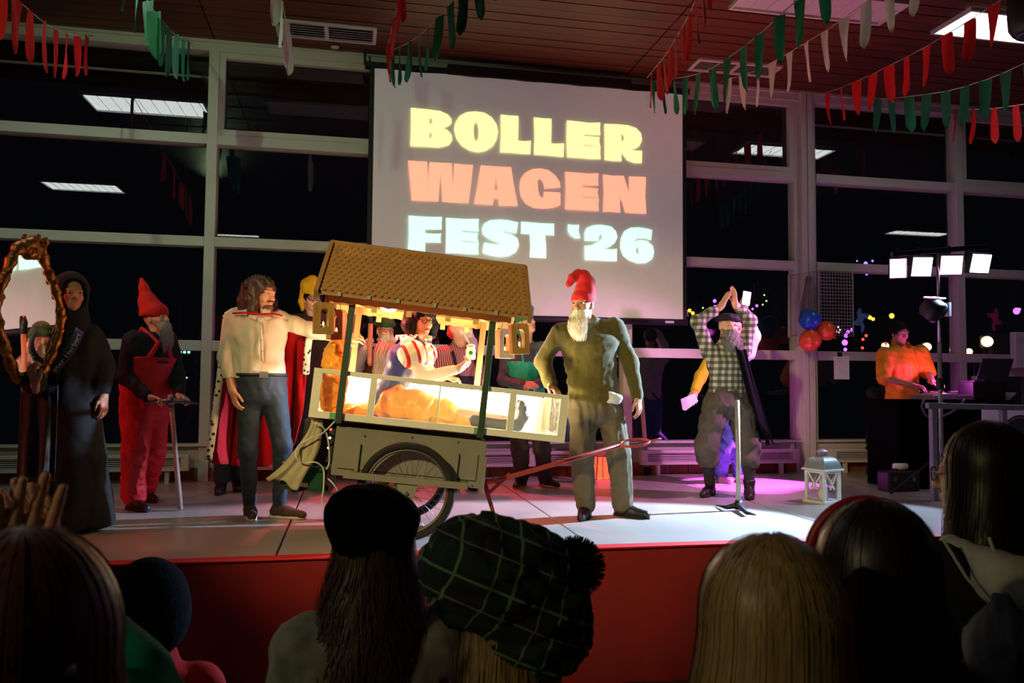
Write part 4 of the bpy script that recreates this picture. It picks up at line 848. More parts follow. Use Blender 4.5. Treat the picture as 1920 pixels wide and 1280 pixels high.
# ---- clapping dwarf in plaid
Y = 6.66
p = Person('grey-bearded person in chequered shirt and knickerbockers clapping overhead', Y, dict(head=(1364, 611), sh_a=(1329, 657), sh_b=(1396, 654), pelvis=(1363, 745), el_a=(1308, 602, -.04), wr_a=(1353, 573, -.08), el_b=(1407, 601, -.02), wr_b=(1378, 569, -.06), hip_a=(1343, 760), hip_b=(1385, 760), kn_a=(1325, 836, -.04), kn_b=(1404, 838, -.02), an_a=FT(1331, 928), toe_a=TO(1315, 934), an_b=FT(1405, 932), toe_b=TO(1406, 942)), byaw=0, hyaw=0, sc=.92, tone='fair')
p.body({'a': ((.55, -.05, 1), (.9, .2, -.4), 1, 8), 'b': ((-.12, -.05, 1), (-.95, -.1, 0), -1, 8)})
plaid = bands('plaid_shirt', [(186, 190, 172), (20, 20, 22)], .05, [('X', .056, .5, (30, 26, 28), .2, .68), ('Z', .056, .5, (26, 24, 26), 0, .68)], .85)
p.shirt(plaid, .018, 'shirt', .82, .014, 81, hem=.0)
p.trousers(mat('knickerbockers_grey', (82, 76, 72), .85, bump=.12, bs=60), .040, .64, .012, .024, 82)
for q in 'ab':
    S = SDF(); k_, a_ = p.J['kn_'+q], p.J['an_'+q]; S.cap(k_*.75+a_*.25, k_*.45+a_*.55, .058, .054, .02); S.cap(k_*.45+a_*.55, a_, .054, .042, .02); sdf_part('sock', S, .009, mat('sock_dark', (44, 42, 52), .9), p.o)
p.shoes(darkshoe, None, .008, .04, 'boot')
S = SDF(); S.ell(p.h(0, -.01, .075), (.105, .12, .05), p.A, .03); S.ell(p.h(.03, -.03, .05), (.10, .11, .05), p.A, .03); S.cut(p.h(0, 0, .045), -p.A[2]); sdf_part('flat_cap', S, .0075, mat('cap_black', (20, 20, 24), .8), p.o, folds(.006, 25, 1))
p.beard(mat('beard_dark_grey', (112, 112, 108), .85, var=.2, vs=50), L=.16, w=.10, seed=9)
vm = mat('jacket_blue_black', (8, 9, 18), .9, spec=.1)
Pg = [[PY(1378+20*u+(26+22*u)*v+5*math.sin(u*8)*v, 650+12*u+(105+65*u)*v, Y-.15+.05*u+.03*math.sin(u*9)) for v in np.linspace(0, 1, 14)] for u in np.linspace(0, 1, 14)]
o = MB().grid(Pg).build('loose_jacket', vm, p.o, True); o.modifiers.new('t', 'SOLIDIFY').thickness = .012
MB().tube([PY(1396, 655, Y-.12), PY(1415, 735, Y-.10), PY(1438, 822, Y-.06), PY(1440, 833, Y-.06)], [.014, .016, .014, .02], 8).build('strap_end', vm, o, True)
# ---- person behind with jeans and phone
Y = 7.35
p = Person('person in yellow and white top and blue jeans behind the clapping person, phone raised', Y, dict(head=(1374, 612), sh_a=(1340, 660), sh_b=(1405, 658), pelvis=(1368, 752), el_a=(1314, 706, 0), wr_a=(1302, 735, -.1), el_b=(1415, 630, -.05), wr_b=(1396, 578, -.1), hip_a=(1354, 768), hip_b=(1385, 768), kn_a=(1356, 838), kn_b=(1384, 838), an_a=FT(1352, 903), toe_a=TO(1372, 908), an_b=FT(1388, 903), toe_b=TO(1400, 908)), byaw=10, hyaw=20, sc=.92)
p.body({'a': ((-.3, -.3, -.8), (.3, .5, -.3), -1, 45), 'b': ((-.05, -.1, 1), (0, -1, .1), -1, 50)})
p.shirt(mat('top_white', (220, 222, 226), .8), .020, 'top', .8, .014, 91, sleeves='b'); p.trousers(mat('jeans_blue', (62, 92, 148), .8, var=.2, bump=.1), .022, .99, .014, .018, 92); p.shoes(mat('trainer_pink', (196, 150, 178), .6), mat('sole_white', (205, 200, 190), .7))
S = SDF(); p.arm(S, 'a', .018, .93); sdf_part('sleeve', S, .0105, mat('sleeve_yellow', (212, 178, 20), .8), p.o, folds(.008, 20, 3)); p.hair_cap(hairbrown, 0, 4)
r = thing('smartphone', 'glowing phone held up beside the clapping hands', 'phone', PY(1399, 572, Y-.16))
pc = PY(1399, 559, Y-.17); Rm = np.array([unit([.96, .2, -.1]), unit([-.2, .97, .1]), unit([.1, -.1, 1])]).T
MB().box(pc, (.10, .010, .14), Rm).build('case', blackp, r, bevel=.006); MB().box(pc-Rm[:, 1]*.006, (.092, .002, .13), Rm).build('display', glow('phone_screen', (1, .93, .95), 3.), r)
r = thing('paper_card', 'folded white card in the hand of the yellow-sleeved person', 'card', PY(1294, 768, Y-.2)); 
MB().prism([(0, 0), (.15, .055), (.185, -.02), (.05, -.11), (.02, -.10)], PY(1276, 748, Y-.2), (1, .1, 0), (0, 0, 1), .006).build('sheet', mat('paper_white', (228, 228, 232), .8), r)
# ---- disc jockey
Y = 7.6
p = Person('dark-haired person in bright yellow jersey working the turntable on the right', Y, dict(head=(1687, 624), sh_a=(1658, 664), sh_b=(1727, 660), pelvis=(1692, 752), el_a=(1657, 708, -.10), wr_a=(1709, 722, -.34), el_b=(1741, 698, -.10), wr_b=(1748, 716, -.34), hip_a=(1677, 768), hip_b=(1708, 768), kn_a=(1677, 834), kn_b=(1708, 834), an_a=FT(1676, 901), toe_a=TO(1672, 908), an_b=FT(1710, 901), toe_b=TO(1714, 908)), byaw=6, hyaw=-4, hpitch=-12, sc=.96, tone='warm')
p.body({'a': ((.9, -.4, -.15), (.0, -.3, -1), 1, 30), 'b': ((.2, -.9, -.1), (0, -.2, -1), -1, 35)})
p.shirt(mat('jersey_yellow', (232, 158, 12), .6, var=.05, bump=.1), .036, 'jersey', .42, .014, 101, hem=.02); p.trousers(MATS['trousers_black'], .02, seed=102); p.shoes(darkshoe); p.hair_cap(MATS['hair_black'], 0, 12, .016)
# ---- seated helper behind the disc jockey
Y = 7.95
p = Person('person in dark clothes with one bare forearm seated in the gloom behind the yellow jersey', Y, dict(head=(1664, 692), sh_a=(1634, 735), sh_b=(1690, 735), pelvis=(1655, 812), el_a=(1648, 762, -.08), wr_a=(1652, 800, -.2), el_b=(1694, 782), wr_b=(1680, 812, -.2), hip_a=(1640, 822), hip_b=(1668, 822), kn_a=(1640, 836, -.30), kn_b=(1662, 836, -.30), an_a=FT(1638, 899), toe_a=TO(1634, 905), an_b=FT(1660, 899), toe_b=TO(1658, 905)), byaw=0, hyaw=10, hpitch=-15, sc=.88, tone='warm')
p.body({'a': ((.1, -.2, -1), (.6, -.3, 0), 1, 30), 'b': ((0, -.8, -.4), (0, 0, -1), -1, 30)})
p.shirt(mat('top_black', (18, 18, 20), .9), .016, 'top', .45, .01, 111); p.trousers(MATS['trousers_black'], .02, seed=112); p.shoes(darkshoe); p.hair_cap(MATS['hair_black'], 0, 13)
r = thing('stool', 'small black stool under the seated helper behind the desk', 'stool', (p.J['pelvis'][0], p.J['pelvis'][1]+.02, 0))
q = p.J['pelvis']; MB().lathe([(.16, 0), (.17, .01), (.17, .03), (.15, .04)], (q[0], q[1]+.02, max(.2, q[2]-.19)), 20).build('seat', blackp, r, True)
for k_ in range(4): a = k_*math.pi/2+.78; MB().tube([(q[0]+.12*math.cos(a), q[1]+.02+.12*math.sin(a), max(.2, q[2]-.19)), (q[0]+.16*math.cos(a), q[1]+.02+.16*math.sin(a), 0)], .012, 8).build('leg', blackp, r)
# ================================================================ the handcart with roof and glass box (tipped back on its axle)
CR = Matrix.Rotation(math.radians(-4), 4, 'Z')@Matrix.Rotation(math.radians(5.8), 4, 'Y'); CO = np.array([.385, 5.52, .31]); CRn = np.array(CR.to_3x3())
def CL(x, y, z): return CO+CRn@np.array([x, y, z])                # cart space to world
def cpx(x, y, yl): o = CRn.T@(CAM-CO); d = CRn.T@ray(x, y); return o+d*((yl-o[1])/d[1])
cart = thing('handcart', 'wooden handcart tipped on two bicycle wheels with shingled roof and lit glass box', 'cart', CO, CR)
boxm = mat('cart_board_grey', (122, 122, 106), .75, var=.08, vs=7, bump=.06, bs=50)
grn = mat('post_green', (30, 62, 40), .6, var=.1); crm = mat('box_frame_cream', (226, 228, 206), .55, var=.04, vs=8)
tan_ = mat('post_tan', (158, 122, 74), .65, var=.15, stretch=(6, 6, .6)); pine = mat('pine_board', (226, 184, 116), .6, var=.14, vs=4, stretch=(.6, 4, 6))
iron = mat('iron_red', (150, 44, 26), .5, .2, var=.2, vs=14); tyre = mat('tyre_rubber', (24, 22, 20), .85, var=.1); chrome = mat('spoke_steel', (150, 150, 150), .3, .9)
def cb(name, lo, hi, m, bevel=.003, parent=None, **kw): return MB().b2(lo, hi).build(name, m, parent or cart, local=True, bevel=bevel, **kw)
# body boards
bx_ = cb('side_board', (-.485, -.31, .045), (.485, -.288, .355), boxm); cb('side_board', (-.485, .288, .045), (.485, .31, .355), boxm)
cb('end_board', (-.485, -.288, .045), (-.463, .288, .355), boxm); cb('end_board', (.463, -.288, .045), (.485, .288, .355), boxm); cb('bottom_board', (-.463, -.288, .045), (.463, .288, .065), boxm)
dk = mat('groove_dark', (36, 36, 30), .8)
cb('groove', (-.45, -.312, .088), (.44, -.3095, .094), dk, 0); cb('groove', (.437, -.312, .094), (.443, -.3095, .26), dk, 0)
for x in (-.34, .29): cb('cleat', (x, -.335, .07), (x+.022, -.31, .26), boxm); 
for x, z in ((-.30, .31), (0, .33), (.30, .33), (-.1, .075), (.42, .06), (.38, .085)): MB().lathe([(.006, 0), (.006, .003), (.003, .005)], (x, -.3125, z), 10, (0, -1, 0)).build('screw', dk, cart, True, True)
cb('corner_post', (.468, -.325, .02), (.497, -.305, .25), boxm)
# outer rail that carries the near wheel, with axle bracket; the same beyond
for sy in (-1, 1):
    y0, y1 = sorted((sy*.475, sy*.505))
    cb('wheel_rail', (-.395, y0, .055), (.375, y1, .095), boxm)
    MB().prism([(-.065, .06), (.065, .06), (.05, -.035), (.02, -.05), (-.02, -.05), (-.045, -.035)], (0, y1 if sy < 0 else y1, 0), (1, 0, 0), (0, 0, 1), .012).build('axle_bracket', boxm, cart, local=True)
    for x in (-.36, .335): cb('rail_arm', (x, min(sy*.30, sy*.48), .06), (x+.03, max(sy*.30, sy*.48), .085), boxm)
MB().tube([(0, -.51, 0), (0, .51, 0)], .009, 10).build('axle', chrome, cart, True, True)
def wheel(y):
    R = .310; w_ = bpy.data.objects.new('wheel', None); COL.objects.link(w_); w_.parent = cart; w_.location = (0, y, 0)
    c = [(math.cos(t), 0, math.sin(t)) for t in np.linspace(0, 2*math.pi, 65)[:-1]]
    MB().tube([(R-.024)*np.array(p) for p in c], .024, 10, True).build('tyre', tyre, w_, True, True)
    MB().tube([(R-.052)*np.array(p) for p in c], .010, 8, True).build('rim', mat('rim_alu', (96, 92, 84), .5, .6), w_, True, True)
    MB().lathe([(.012, -.045), (.03, -.035), (.03, -.025), (.018, -.02), (.018, .02), (.03, .025), (.03, .035), (.012, .045)], (0, 0, 0), 18, (0, 1, 0)).build('hub', chrome, w_, True, True)
    sp = MB().tube([(0, 0, 0), (0, 0, 1)], .0013, 4).mesh('spoke'); sp.materials.append(chrome)
    for k in range(32):
        a = 2*math.pi*k/32; b = a+(.62 if k % 4 < 2 else -.62); s = -1 if k % 2 else 1
        p0 = Vector((.028*math.cos(b), s*.03, .028*math.sin(b))); p1 = Vector(((R-.055)*math.cos(a), 0, (R-.055)*math.sin(a)))
        o = bpy.data.objects.new('spoke', sp); COL.objects.link(o); o.parent = w_; o.location = p0; d = p1-p0; o.rotation_mode = 'QUATERNION'; o.rotation_quaternion = d.to_track_quat('Z', 'Y'); o.scale = (1, 1, d.length)
wheel(-.43); wheel(.43)
# glass box: cream frame, crinkled clear panes, floor
x0, x1, z0, z1, yd = -.665, .993, .395, .71, .33
fr = bpy.data.objects.new('glass_box', None); COL.objects.link(fr); fr.parent = cart
t = .045
def fb(lo, hi): return MB().b2(lo, hi).build('frame_rail', crm, fr, local=True, bevel=.002)
for ys in (-yd, yd-.02):
    fb((x0, ys, z0), (x1, ys+.02, z0+t)); fb((x0, ys, z1-t+.015), (x1, ys+.02, z1))
    for xa, xb in ((x0, x0+.055), (-.305, -.262), (.60, .645), (x1-.055, x1)): fb((xa, ys, z0+t), (xb, ys+.02, z1-t+.015))
    fb((.138, ys+.004, z0+t), (.148, ys+.016, z1-t+.015))
for xs in (x0, x1-.02):
    fb((xs, -yd+.02, z0), (xs+.02, yd-.02, z0+t)); fb((xs, -yd+.02, z1-t+.015), (xs+.02, yd-.02, z1))
pane = glass_mat('crinkled_film', 1.5, (.98, .98, .95), .9, .012, 9)
for a, b in ((x0+.05, -.30), (-.267, .139), (.147, .605), (.64, x1-.05)):
    for ys in (-yd+.008, yd-.012): MB().b2((a, ys, z0+t-.005), (b, ys+.003, z1-t+.02)).build('pane', pane, fr, local=True)
for xs in (x0+.008, x1-.012): MB().b2((xs, -yd+.02, z0+t), (xs+.003, yd-.02, z1-t+.015)).build('pane', pane, fr, local=True)
cb('box_floor', (x0+.02, -yd+.02, z0), (x1-.02, yd-.02, z0+.02), mat('quilt_white', (235, 228, 205), .8, bump=.2, bs=14), parent=fr)
led = glow('led_warm_white', (1, .86, .58), 22.)
MB().b2((x0+.08, yd-.045, z1-.05), (x1-.08, yd-.03, z1-.035)).build('light_strip', led, fr, local=True)
# thin white curtain along the far panes, lit from inside
Pg = [[(x0+.06+(x1-x0-.12)*u, yd-.055+.006*math.sin(u*70), z0+.022+(z1-z0-.06)*v) for v in np.linspace(0, 1, 4)] for u in np.linspace(0, 1, 140)]
MB().grid(Pg).build('inner_curtain', mat('curtain_white', (244, 236, 210), .9, var=.02), fr, True, True)
# four posts
for x, y, m in ((-.475, -.345, grn), (.432, -.345, grn), (-.475, .305, tan_), (.432, .305, tan_)):
    cb('post', (x-.021, y-.021 if y < 0 else y, .375), (x+.021, y+.015 if y < 0 else y+.04, 1.26), m)
for x in (-.535, .39): cb('tape_patch', (x, -.3335, .397), (x+.06, -.3305, .438), mat('tape_green', (96, 168, 110), .6), 0)
# roof: boards under shingles, ridge, barge boards, scalloped pine fascia
rx0, rx1, ze, zr, ye = -.675, .635, 1.185, 1.565, -.50
sl_ang = math.atan2(zr-ze, -ye); L = math.hypot(zr-ze, ye)
rf = mat('shingle_brown', (178, 134, 80), .6, var=.22, vs=9, bump=.1, bs=70, spec=.5)
rf2 = mat('barge_brown', (156, 116, 70), .6, var=.1)
for sy in (-1, 1):
    MB().add([(rx0, sy*-ye, ze-.004), (rx1, sy*-ye, ze-.004), (rx1, 0, zr-.004), (rx0, 0, zr-.004), (rx0, sy*-ye, ze-.022), (rx1, sy*-ye, ze-.022), (rx1, 0, zr-.022), (rx0, 0, zr-.022)], [(0, 1, 2, 3), (4, 7, 6, 5), (0, 4, 5, 1), (1, 5, 6, 2), (2, 6, 7, 3), (3, 7, 4, 0)]).build('roof_board', rf2, cart, local=True)
nr, nc = 13, 30; dw = (rx1-rx0)/nc; dl = L/nr
sh = []
# one shingle: a slightly wedge-shaped tile with rounded lower edge
def shingle_mesh():
    w2 = dw/2*.95; pts = [(-w2, dl*1.25), (w2, dl*1.25), (w2, .012), (w2*.6, .002), (0, -.002), (-w2*.6, .002), (-w2, .012)]
    mb = MB(); n_ = len(pts); mb.add([(x, y, .002+.009*max(0, 1-y/(dl*1.25))) for x, y in pts]+[(x, y, -.001) for x, y in pts], [tuple(range(n_))[::-1], tuple(range(n_, 2*n_))]+[(i, (i+1) % n_, (i+1) % n_+n_, i+n_) for i in range(n_)])
    me = mb.mesh('shingle'); me.materials.append(rf); return me
sm_ = shingle_mesh(); rest = MB(); vloc = [tuple(v.co) for v in sm_.vertices]; floc = [tuple(q.vertices) for q in sm_.polygons]
cnt = 0
for sy in (-1, 1):
    for i in range(nr):
        for j in range(nc+(i % 2)):
            x = rx0+(j+.5-.5*(i % 2))*dw
            if x-dw/2 < rx0-.001 or x+dw/2 > rx1+.001: x = min(max(x, rx0+dw*.45), rx1-dw*.45)
            ca, sa_ = math.cos(sl_ang), math.sin(sl_ang); d = i*dl
            M_ = Matrix(((1, 0, 0, x), (0, ca*-sy, sa_*sy, sy*-ye+d*ca*-sy*1.0), (0, sa_, ca, ze+d*sa_), (0, 0, 0, 1)))
            if sy > 0: M_ = Matrix(((-1, 0, 0, x), (0, -ca, sa_, -ye-d*ca), (0, sa_, ca, ze+d*sa_), (0, 0, 0, 1)))
            M_ = M_@Matrix.Rotation(random.uniform(-.015, .015), 4, 'Z')@Matrix.Rotation(random.uniform(-.02, .01), 4, 'X')
            if sy < 0 and cnt < 300:
                o = bpy.data.objects.new('shingle', sm_); COL.objects.link(o); o.parent = cart; o.matrix_local = M_; cnt += 1
            else: rest.add([M_@Vector(v) for v in vloc], floc)
rest.build('shingle_field', rf, cart, local=True, kind='stuff')
MB().tube([(rx0-.02, 0, zr+.005), (rx1+.02, 0, zr+.005)], .020, 8).build('ridge_board', rf2, cart, local=True)
for xe in (rx0-.028, rx1+.0):
    for sy in (-1, 1): MB().bar((xe+.014, sy*.525, ze-.025), (xe+.014, 0, zr-.005), .055, .028, (1, 0, 0)).build('barge_board', rf2, cart, local=True, bevel=.002)
for sy in (-1, 1):
    pts = [(rx0+.03, 1.187), (rx1-.09, 1.187)]; xr = np.linspace(rx1-.09, rx0+.03, 61)
    pts += [(x, 1.128+.007*abs(math.sin(k*math.pi/4))) for k, x in enumerate(xr)]
    MB().prism(pts, (0, -.395 if sy < 0 else .405, 0), (1, 0, 0), (0, 0, 1), .012).build('fascia', pine, cart, local=True)
    for x in (-.35, -.13, .12, .30): cb('rafter_end', (x, sy*.40-.01, 1.095), (x+.035, sy*.40+.01, 1.14), pine, 0)
for x in (-.56, -.38, -.2, .03, .22, .42): cb('gutter_clip', (x, -.515, 1.165), (x+.022, -.50, 1.19), mat('clip_grey', (150, 150, 140), .5), 0)
cb('tie_beam', (-.5, -.40, 1.18), (-.45, .40, 1.215), pine); cb('tie_beam', (.40, -.40, 1.18), (.45, .40, 1.215), pine); cb('ceiling_board', (-.6, -.39, 1.225), (.56, .39, 1.235), pine)
# lamp under the roof (red) with its own light
lp = bpy.data.objects.new('roof_lamp', None); COL.objects.link(lp); lp.parent = cart; lp.location = (-.25, -.22, 1.165)
MB().lathe([(.030, .06), (.055, .01), (.062, .0), (.06, -.005)], (0, 0, 0), 24).build('lamp_base', mat('lamp_red_base', (200, 20, 40), .4), lp, True, True)
MB().lathe([(.060, -.005), (.052, -.022), (.03, -.036), (.0, -.04)], (0, 0, 0), 24).build('lamp_dome', glow('lamp_dome_pink', (1, .42, .40), 9.), lp, True, True)
o = lamp('roof_lamp_light', 'POINT', CL(-.25, -.12, 1.10), None, (1, .16, .14), 10, .04)
lamp('box_light_a', 'POINT', CL(-.05, .1, .66), None, (1, .80, .50), 26, .05); lamp('box_light_b', 'POINT', CL(.55, .05, .66), None, (1, .84, .55), 26, .05); lamp('box_light_c', 'POINT', CL(-.52, .05, .66), None, (1, .75, .42), 14, .05)
# drawbar with loop handle and folding leg
db = [(.485, 0, .05), (.60, 0, .07), (1.0, 0, .222), (1.47, 0, .405)]
MB().tube(db, [.017, .018, .017, .015], 10).build('drawbar', iron, cart, True, True)
lc = np.array([1.565, 0, .43]); d1 = unit([.2, 0, .04]); 
MB().tube([lc+d1*.105*math.cos(a)+np.array([0, .052, 0])*math.sin(a)+np.array([0, 0, .02])*math.sin(a) for a in np.linspace(0, 6.283, 29)[:-1]], .009, 8, True).tube([lc+d1*.10, lc+d1*.19+np.array([0, -.01, .012])], .007, 6).build('loop_handle', iron, cart, True, True)
MB().tube([(.53, 0, .06), (.565, 0, -.03), (.60, 0, -.11), (.635, 0, -.195)], [.016, .016, .014, .008], 8).build('support_leg', iron, cart, True, True)
MB().bar((.565, .0, -.02), (.70, .0, .13), .03, .02).build('leg_brace', iron, cart, local=True)
# rear load: plastic crate with cables on a bracket, cloth draped over
MB().b2((-.82, -.20, -.088), (-.485, .20, -.076)).b2((-.50, -.16, -.088), (-.486, .16, .12)).build('rear_bracket', dk, cart, local=True)
# ---------------------------------------------------------------- things on and in the cart
def on_cart(name, label, cat, loc, group=None): return thing(name, label, cat, CL(*loc), CR, group)
cr8 = on_cart('plastic_crate', 'translucent green plastic box of wiring behind the cart wheel', 'crate', (-.67, 0, -.076))
gp = mat('green_plastic', (30, 92, 60), .3, var=.1, trans=.35, alpha=.9)
w_, d_, h_ = .135, .19, .15
for lo, hi in (((-w_, -d_, 0), (w_, -d_+.006, h_)), ((-w_, d_-.006, 0), (w_, d_, h_)), ((-w_, -d_, 0), (-w_+.006, d_, h_)), ((w_-.006, -d_, 0), (w_, d_, h_)), ((-w_, -d_, 0), (w_, d_, .006))): MB().b2(lo, hi).build('wall', gp, cr8, local=True)
MB().tube([(-w_, -d_, h_), (w_, -d_, h_), (w_, d_, h_), (-w_, d_, h_)], .009, 6, True).build('rim', gp, cr8, True, True)
MB().b2((-.06, -d_-.003, .012), (.04, -d_, .04)).build('sticker', mat('sticker_white', (215, 215, 205), .6), cr8, local=True)
for k in range(3): MB().tube([(-.10+.2*i/14, -.16+.06*k+.03*math.sin(i*1.7+k), .05+.03*math.sin(i*1.1+2*k)+.012*k) for i in range(15)], .008, 6).build('wire', mat('wire_red_%d' % k, [(120, 34, 24), (90, 40, 20), (40, 20, 16)][k], .5), cr8, True, True)
bg = on_cart('battery_pack', 'dark power pack with small lights under the glass box, left of the cart body', 'battery', (-.60, .0, .10))
MB().b2((-.105, -.17, 0), (.105, .17, .27)).build('housing', mat('pack_dark', (18, 24, 22), .5), bg, local=True, bevel=.01)
for z, c in ((.22, (1, .05, .03)), (.165, (.6, .8, 1)), (.10, (.6, .8, 1))): MB().lathe([(.008, 0), (.006, .004)], (.07, -.171, z), 10, (0, -1, 0)).build('indicator_light', glow('led_%d' % int(z*1000), c, 4.), bg, local=True)
MB().b2((-.09, -.16, -.0), (.09, .16, .012)).build('feet', dk, bg, local=True) if False else None
cl = on_cart('draped_cloth', 'pale yellowish cloth hanging from the rear end of the cart', 'cloth', (-.72, -.2, .39))
Pg = []
for i in range(70):
    u = i/69; col_ = []
    for j in range(40):
        v = j/39; w_ = 24+8*v+30*v*v; cx_ = 597-56*v-14*v*v+10*math.sin(v*3.1); cy_ = 784+120*v
        xx = cx_+(u-.5)*w_*.95+2*math.sin(v*9+u*4); yy = cy_+(u-.5)*w_*.38+(5*math.sin(u*7+1)+2*math.sin(u*17))*v*v
        col_.append(cpx(xx, yy, -.24-(.010*math.sin(u*7+2.5*v+.8*math.sin(v*5))+.004*math.sin(u*18-4*v)+.003*math.sin(v*14+u*5))*(.4+v)-.03*math.sin(v*3.1)-.02*math.sin(u*3.1))-np.array([-.72, -.2, .39]))
    Pg.append(col_)
o = MB().grid(Pg).build('fabric', mat('cloth_cream', (166, 162, 126), .9, var=.1, bump=.15), cl, True, True); o.modifiers.new('t', 'SOLIDIFY').thickness = .004
whc = mat('cable_white', (190, 196, 180), .5)
for nm, lb, pts in (('power_cable', 'white cable looping down to the floor behind the cart', [(638, 778), (618, 800), (600, 815), (574, 826), (558, 838), (556, 858), (570, 868), (590, 866), (606, 878), (607, 910), (604, 940), (610, 958), (620, 962), (632, 948), (634, 925), (626, 908), (615, 897)]), ('power_cable', 'green-lit cable arching from the glass box to the crate', [(588, 793), (602, 797), (612, 812), (617, 840), (617, 868), (612, 880)])):
    P_ = [PY(x, y, 5.24-.02*(i % 2)) for i, (x, y) in enumerate(pts)]
    Q = []
    for i in range(len(P_)-1):
        a = P_[max(i-1, 0)]; b = P_[i]; c = P_[i+1]; d = P_[min(i+2, len(P_)-1)]
        for tq in np.linspace(0, 1, 5)[:-1]: Q.append(.5*((2*b)+(-a+c)*tq+(2*a-5*b+4*c-d)*tq**2+(-a+3*b-3*c+d)*tq**3))
    tag(MB().tube(Q+[P_[-1]], .0055, 6).build(nm, whc, None, True), lb, 'cable')
# hanging wooden candle lanterns
lw = mat('lantern_wood', (170, 128, 66), .6, var=.25, vs=5, stretch=(5, 5, .8))
fl_ = glow('tealight_flame', (1, .62, .15), 8.)
def lantern(loc, yw, label, tilt=0):
    r = thing('wooden_lantern', label, 'lantern', CL(*loc), Matrix.Rotation(math.radians(yw), 4, 'Z')@Matrix.Rotation(math.radians(tilt), 4, 'Y'), 'wooden lanterns hung at the cart roof')
    hw, hh, dp = .058, .098, .065
    arch = [(-.026, -.06), (.026, -.06), (.026, .035)]+[(.026*math.cos(a), .035+.026*math.sin(a)) for a in np.linspace(0, math.pi, 9)][1:-1]+[(-.026, .035)]
    out = [(-hw, -hh), (hw, -hh), (hw, hh-.015), (hw-.015, hh), (-hw+.015, hh), (-hw, hh-.015)]
    MB().prism(out, (0, -dp/2, 0), (1, 0, 0), (0, 0, 1), -dp, [arch]).build('block', lw, r, local=True)
    MB().lathe([(.017, -.06), (.017, -.045), (.004, -.044)], (0, 0, 0), 14).build('tealight', mat('wax_white', (230, 225, 205), .5), r, True, True)
    MB().lathe([(.002, -.045), (.006, -.036), (.004, -.026), (.0, -.018)], (0, 0, 0), 10).build('flame', fl_, r, True, True)
    MB().tube([(-.03, 0, hh-.004), (-.02, 0, hh+.045), (0, 0, hh+.07), (.02, 0, hh+.045), (.03, 0, hh-.004)], .002, 5).build('hanger', dk, r, True, True)
lantern((-.635, -.44, 1.02), 18, 'carved wooden lantern with tealight at the left front corner of the cart roof')
lantern((-.575, -.18, 1.005), -25, 'reddish lit wooden lantern hanging second at the left end of the cart')
lantern((.545, -.20, 1.008), 20, 'pale wooden lantern half hidden at the right end of the cart')
lantern((.605, -.44, 1.035), 8, 'big wooden lantern with tealight at the right front corner of the cart roof', -3)
# ================================================================ Snow White sitting in the glass box
Yc = 5.52
def cw(x, y, z): return np.array(CL(x, y, z))
p = Person('black-haired woman with glasses sitting in the glass box, holding out a jar', Yc, dict(head=cw(-.035, -.02, 1.105), sh_a=cw(-.10, -.15, .945), sh_b=cw(-.02, .13, .945), pelvis=cw(-.20, 0, .545), el_a=cw(.02, -.20, .72), wr_a=cw(.245, -.20, .80), el_b=cw(.08, .16, .76), wr_b=cw(.16, .05, .74), hip_a=cw(-.14, -.08, .52), hip_b=cw(-.14, .08, .52), kn_a=cw(.24, -.07, .50), kn_b=cw(.24, .09, .50), an_a=cw(.66, -.06, .50), an_b=cw(.66, .07, .50), toe_a=cw(.70, -.06, .58), toe_b=cw(.70, .07, .58)), byaw=60, hyaw=29, hpitch=-2, sc=.86, tone='fair', female=True, hs=.93)
p.o.location = CL(-.2, 0, .42); PM[p.o.name] = Matrix.Translation(Vector(CL(-.2, 0, .42)))
p.body({'a': ((.75, -.05, .5), (.1, .5, .9), -1, 52), 'b': ((.9, -.2, 0), (0, 0, -1), 1, 30)})
vel = mat('bodice_blue_velvet', (40, 54, 128), .45, var=.15, sheen=.2, bump=.1)
p.shirt(vel, .010, 'bodice', noise=.008, seed=121, sleeves='', waist=.9)
pw_ = mat('sleeve_white', (238, 228, 212), .75, var=.03)
for q in 'ab':
    S = SDF(); p.arm(S, q, .006, .96, .02); sdf_part('sleeve', S, .0085, pw_, p.o, folds(.006, 25, 5))
puff = bands('puff_stripes', [(238, 222, 205), (190, 20, 24)], .05, [((.92, .25, .30), .070, .30, (196, 14, 20), .55, 1)], .6)
for q in 'ab':
    S = SDF(); a_, e_ = p.J['sh_'+q], p.J['el_'+q]; c_ = a_*.66+e_*.34; S.ell(c_, (.098, .090, .095), None, .03); sdf_part('puff_sleeve', S, .007, puff, p.o, folds(.008, 45, 2))
# ruffled collar
rufm = mat('ruff_pink_white', (244, 216, 206), .7); nc_ = (p.J['sh_a']+p.J['sh_b'])/2+[0, 0, .035]; Pg = []
for i in range(97):
    a = 2*math.pi*i/96; row = []
    for j in range(5): v = j/4; rr_ = .062+.062*v; row.append(nc_+p.sd*rr_*1.05*math.cos(a)+p.fw*rr_*math.sin(a)+np.array([0, 0, .028-.02*v+.016*v*math.sin(a*16)])-p.sd*0)
    Pg.append(row)
o = MB().grid(Pg).build('ruff', rufm, p.o, True); o.modifiers.new('t', 'SOLIDIFY').thickness = .003
Pg = [[nc_+p.fw*(.105+.02*v+.012*math.sin(v*26+u*3))+p.sd*(-.06+.12*u)*(1-.3*v)+np.array([0, 0, -.03-.25*v]) for v in np.linspace(0, 1, 40)] for u in np.linspace(0, 1, 8)]
o = MB().grid(Pg).build('jabot', rufm, p.o, True); o.modifiers.new('t', 'SOLIDIFY').thickness = .003
hb = MATS['hair_black']
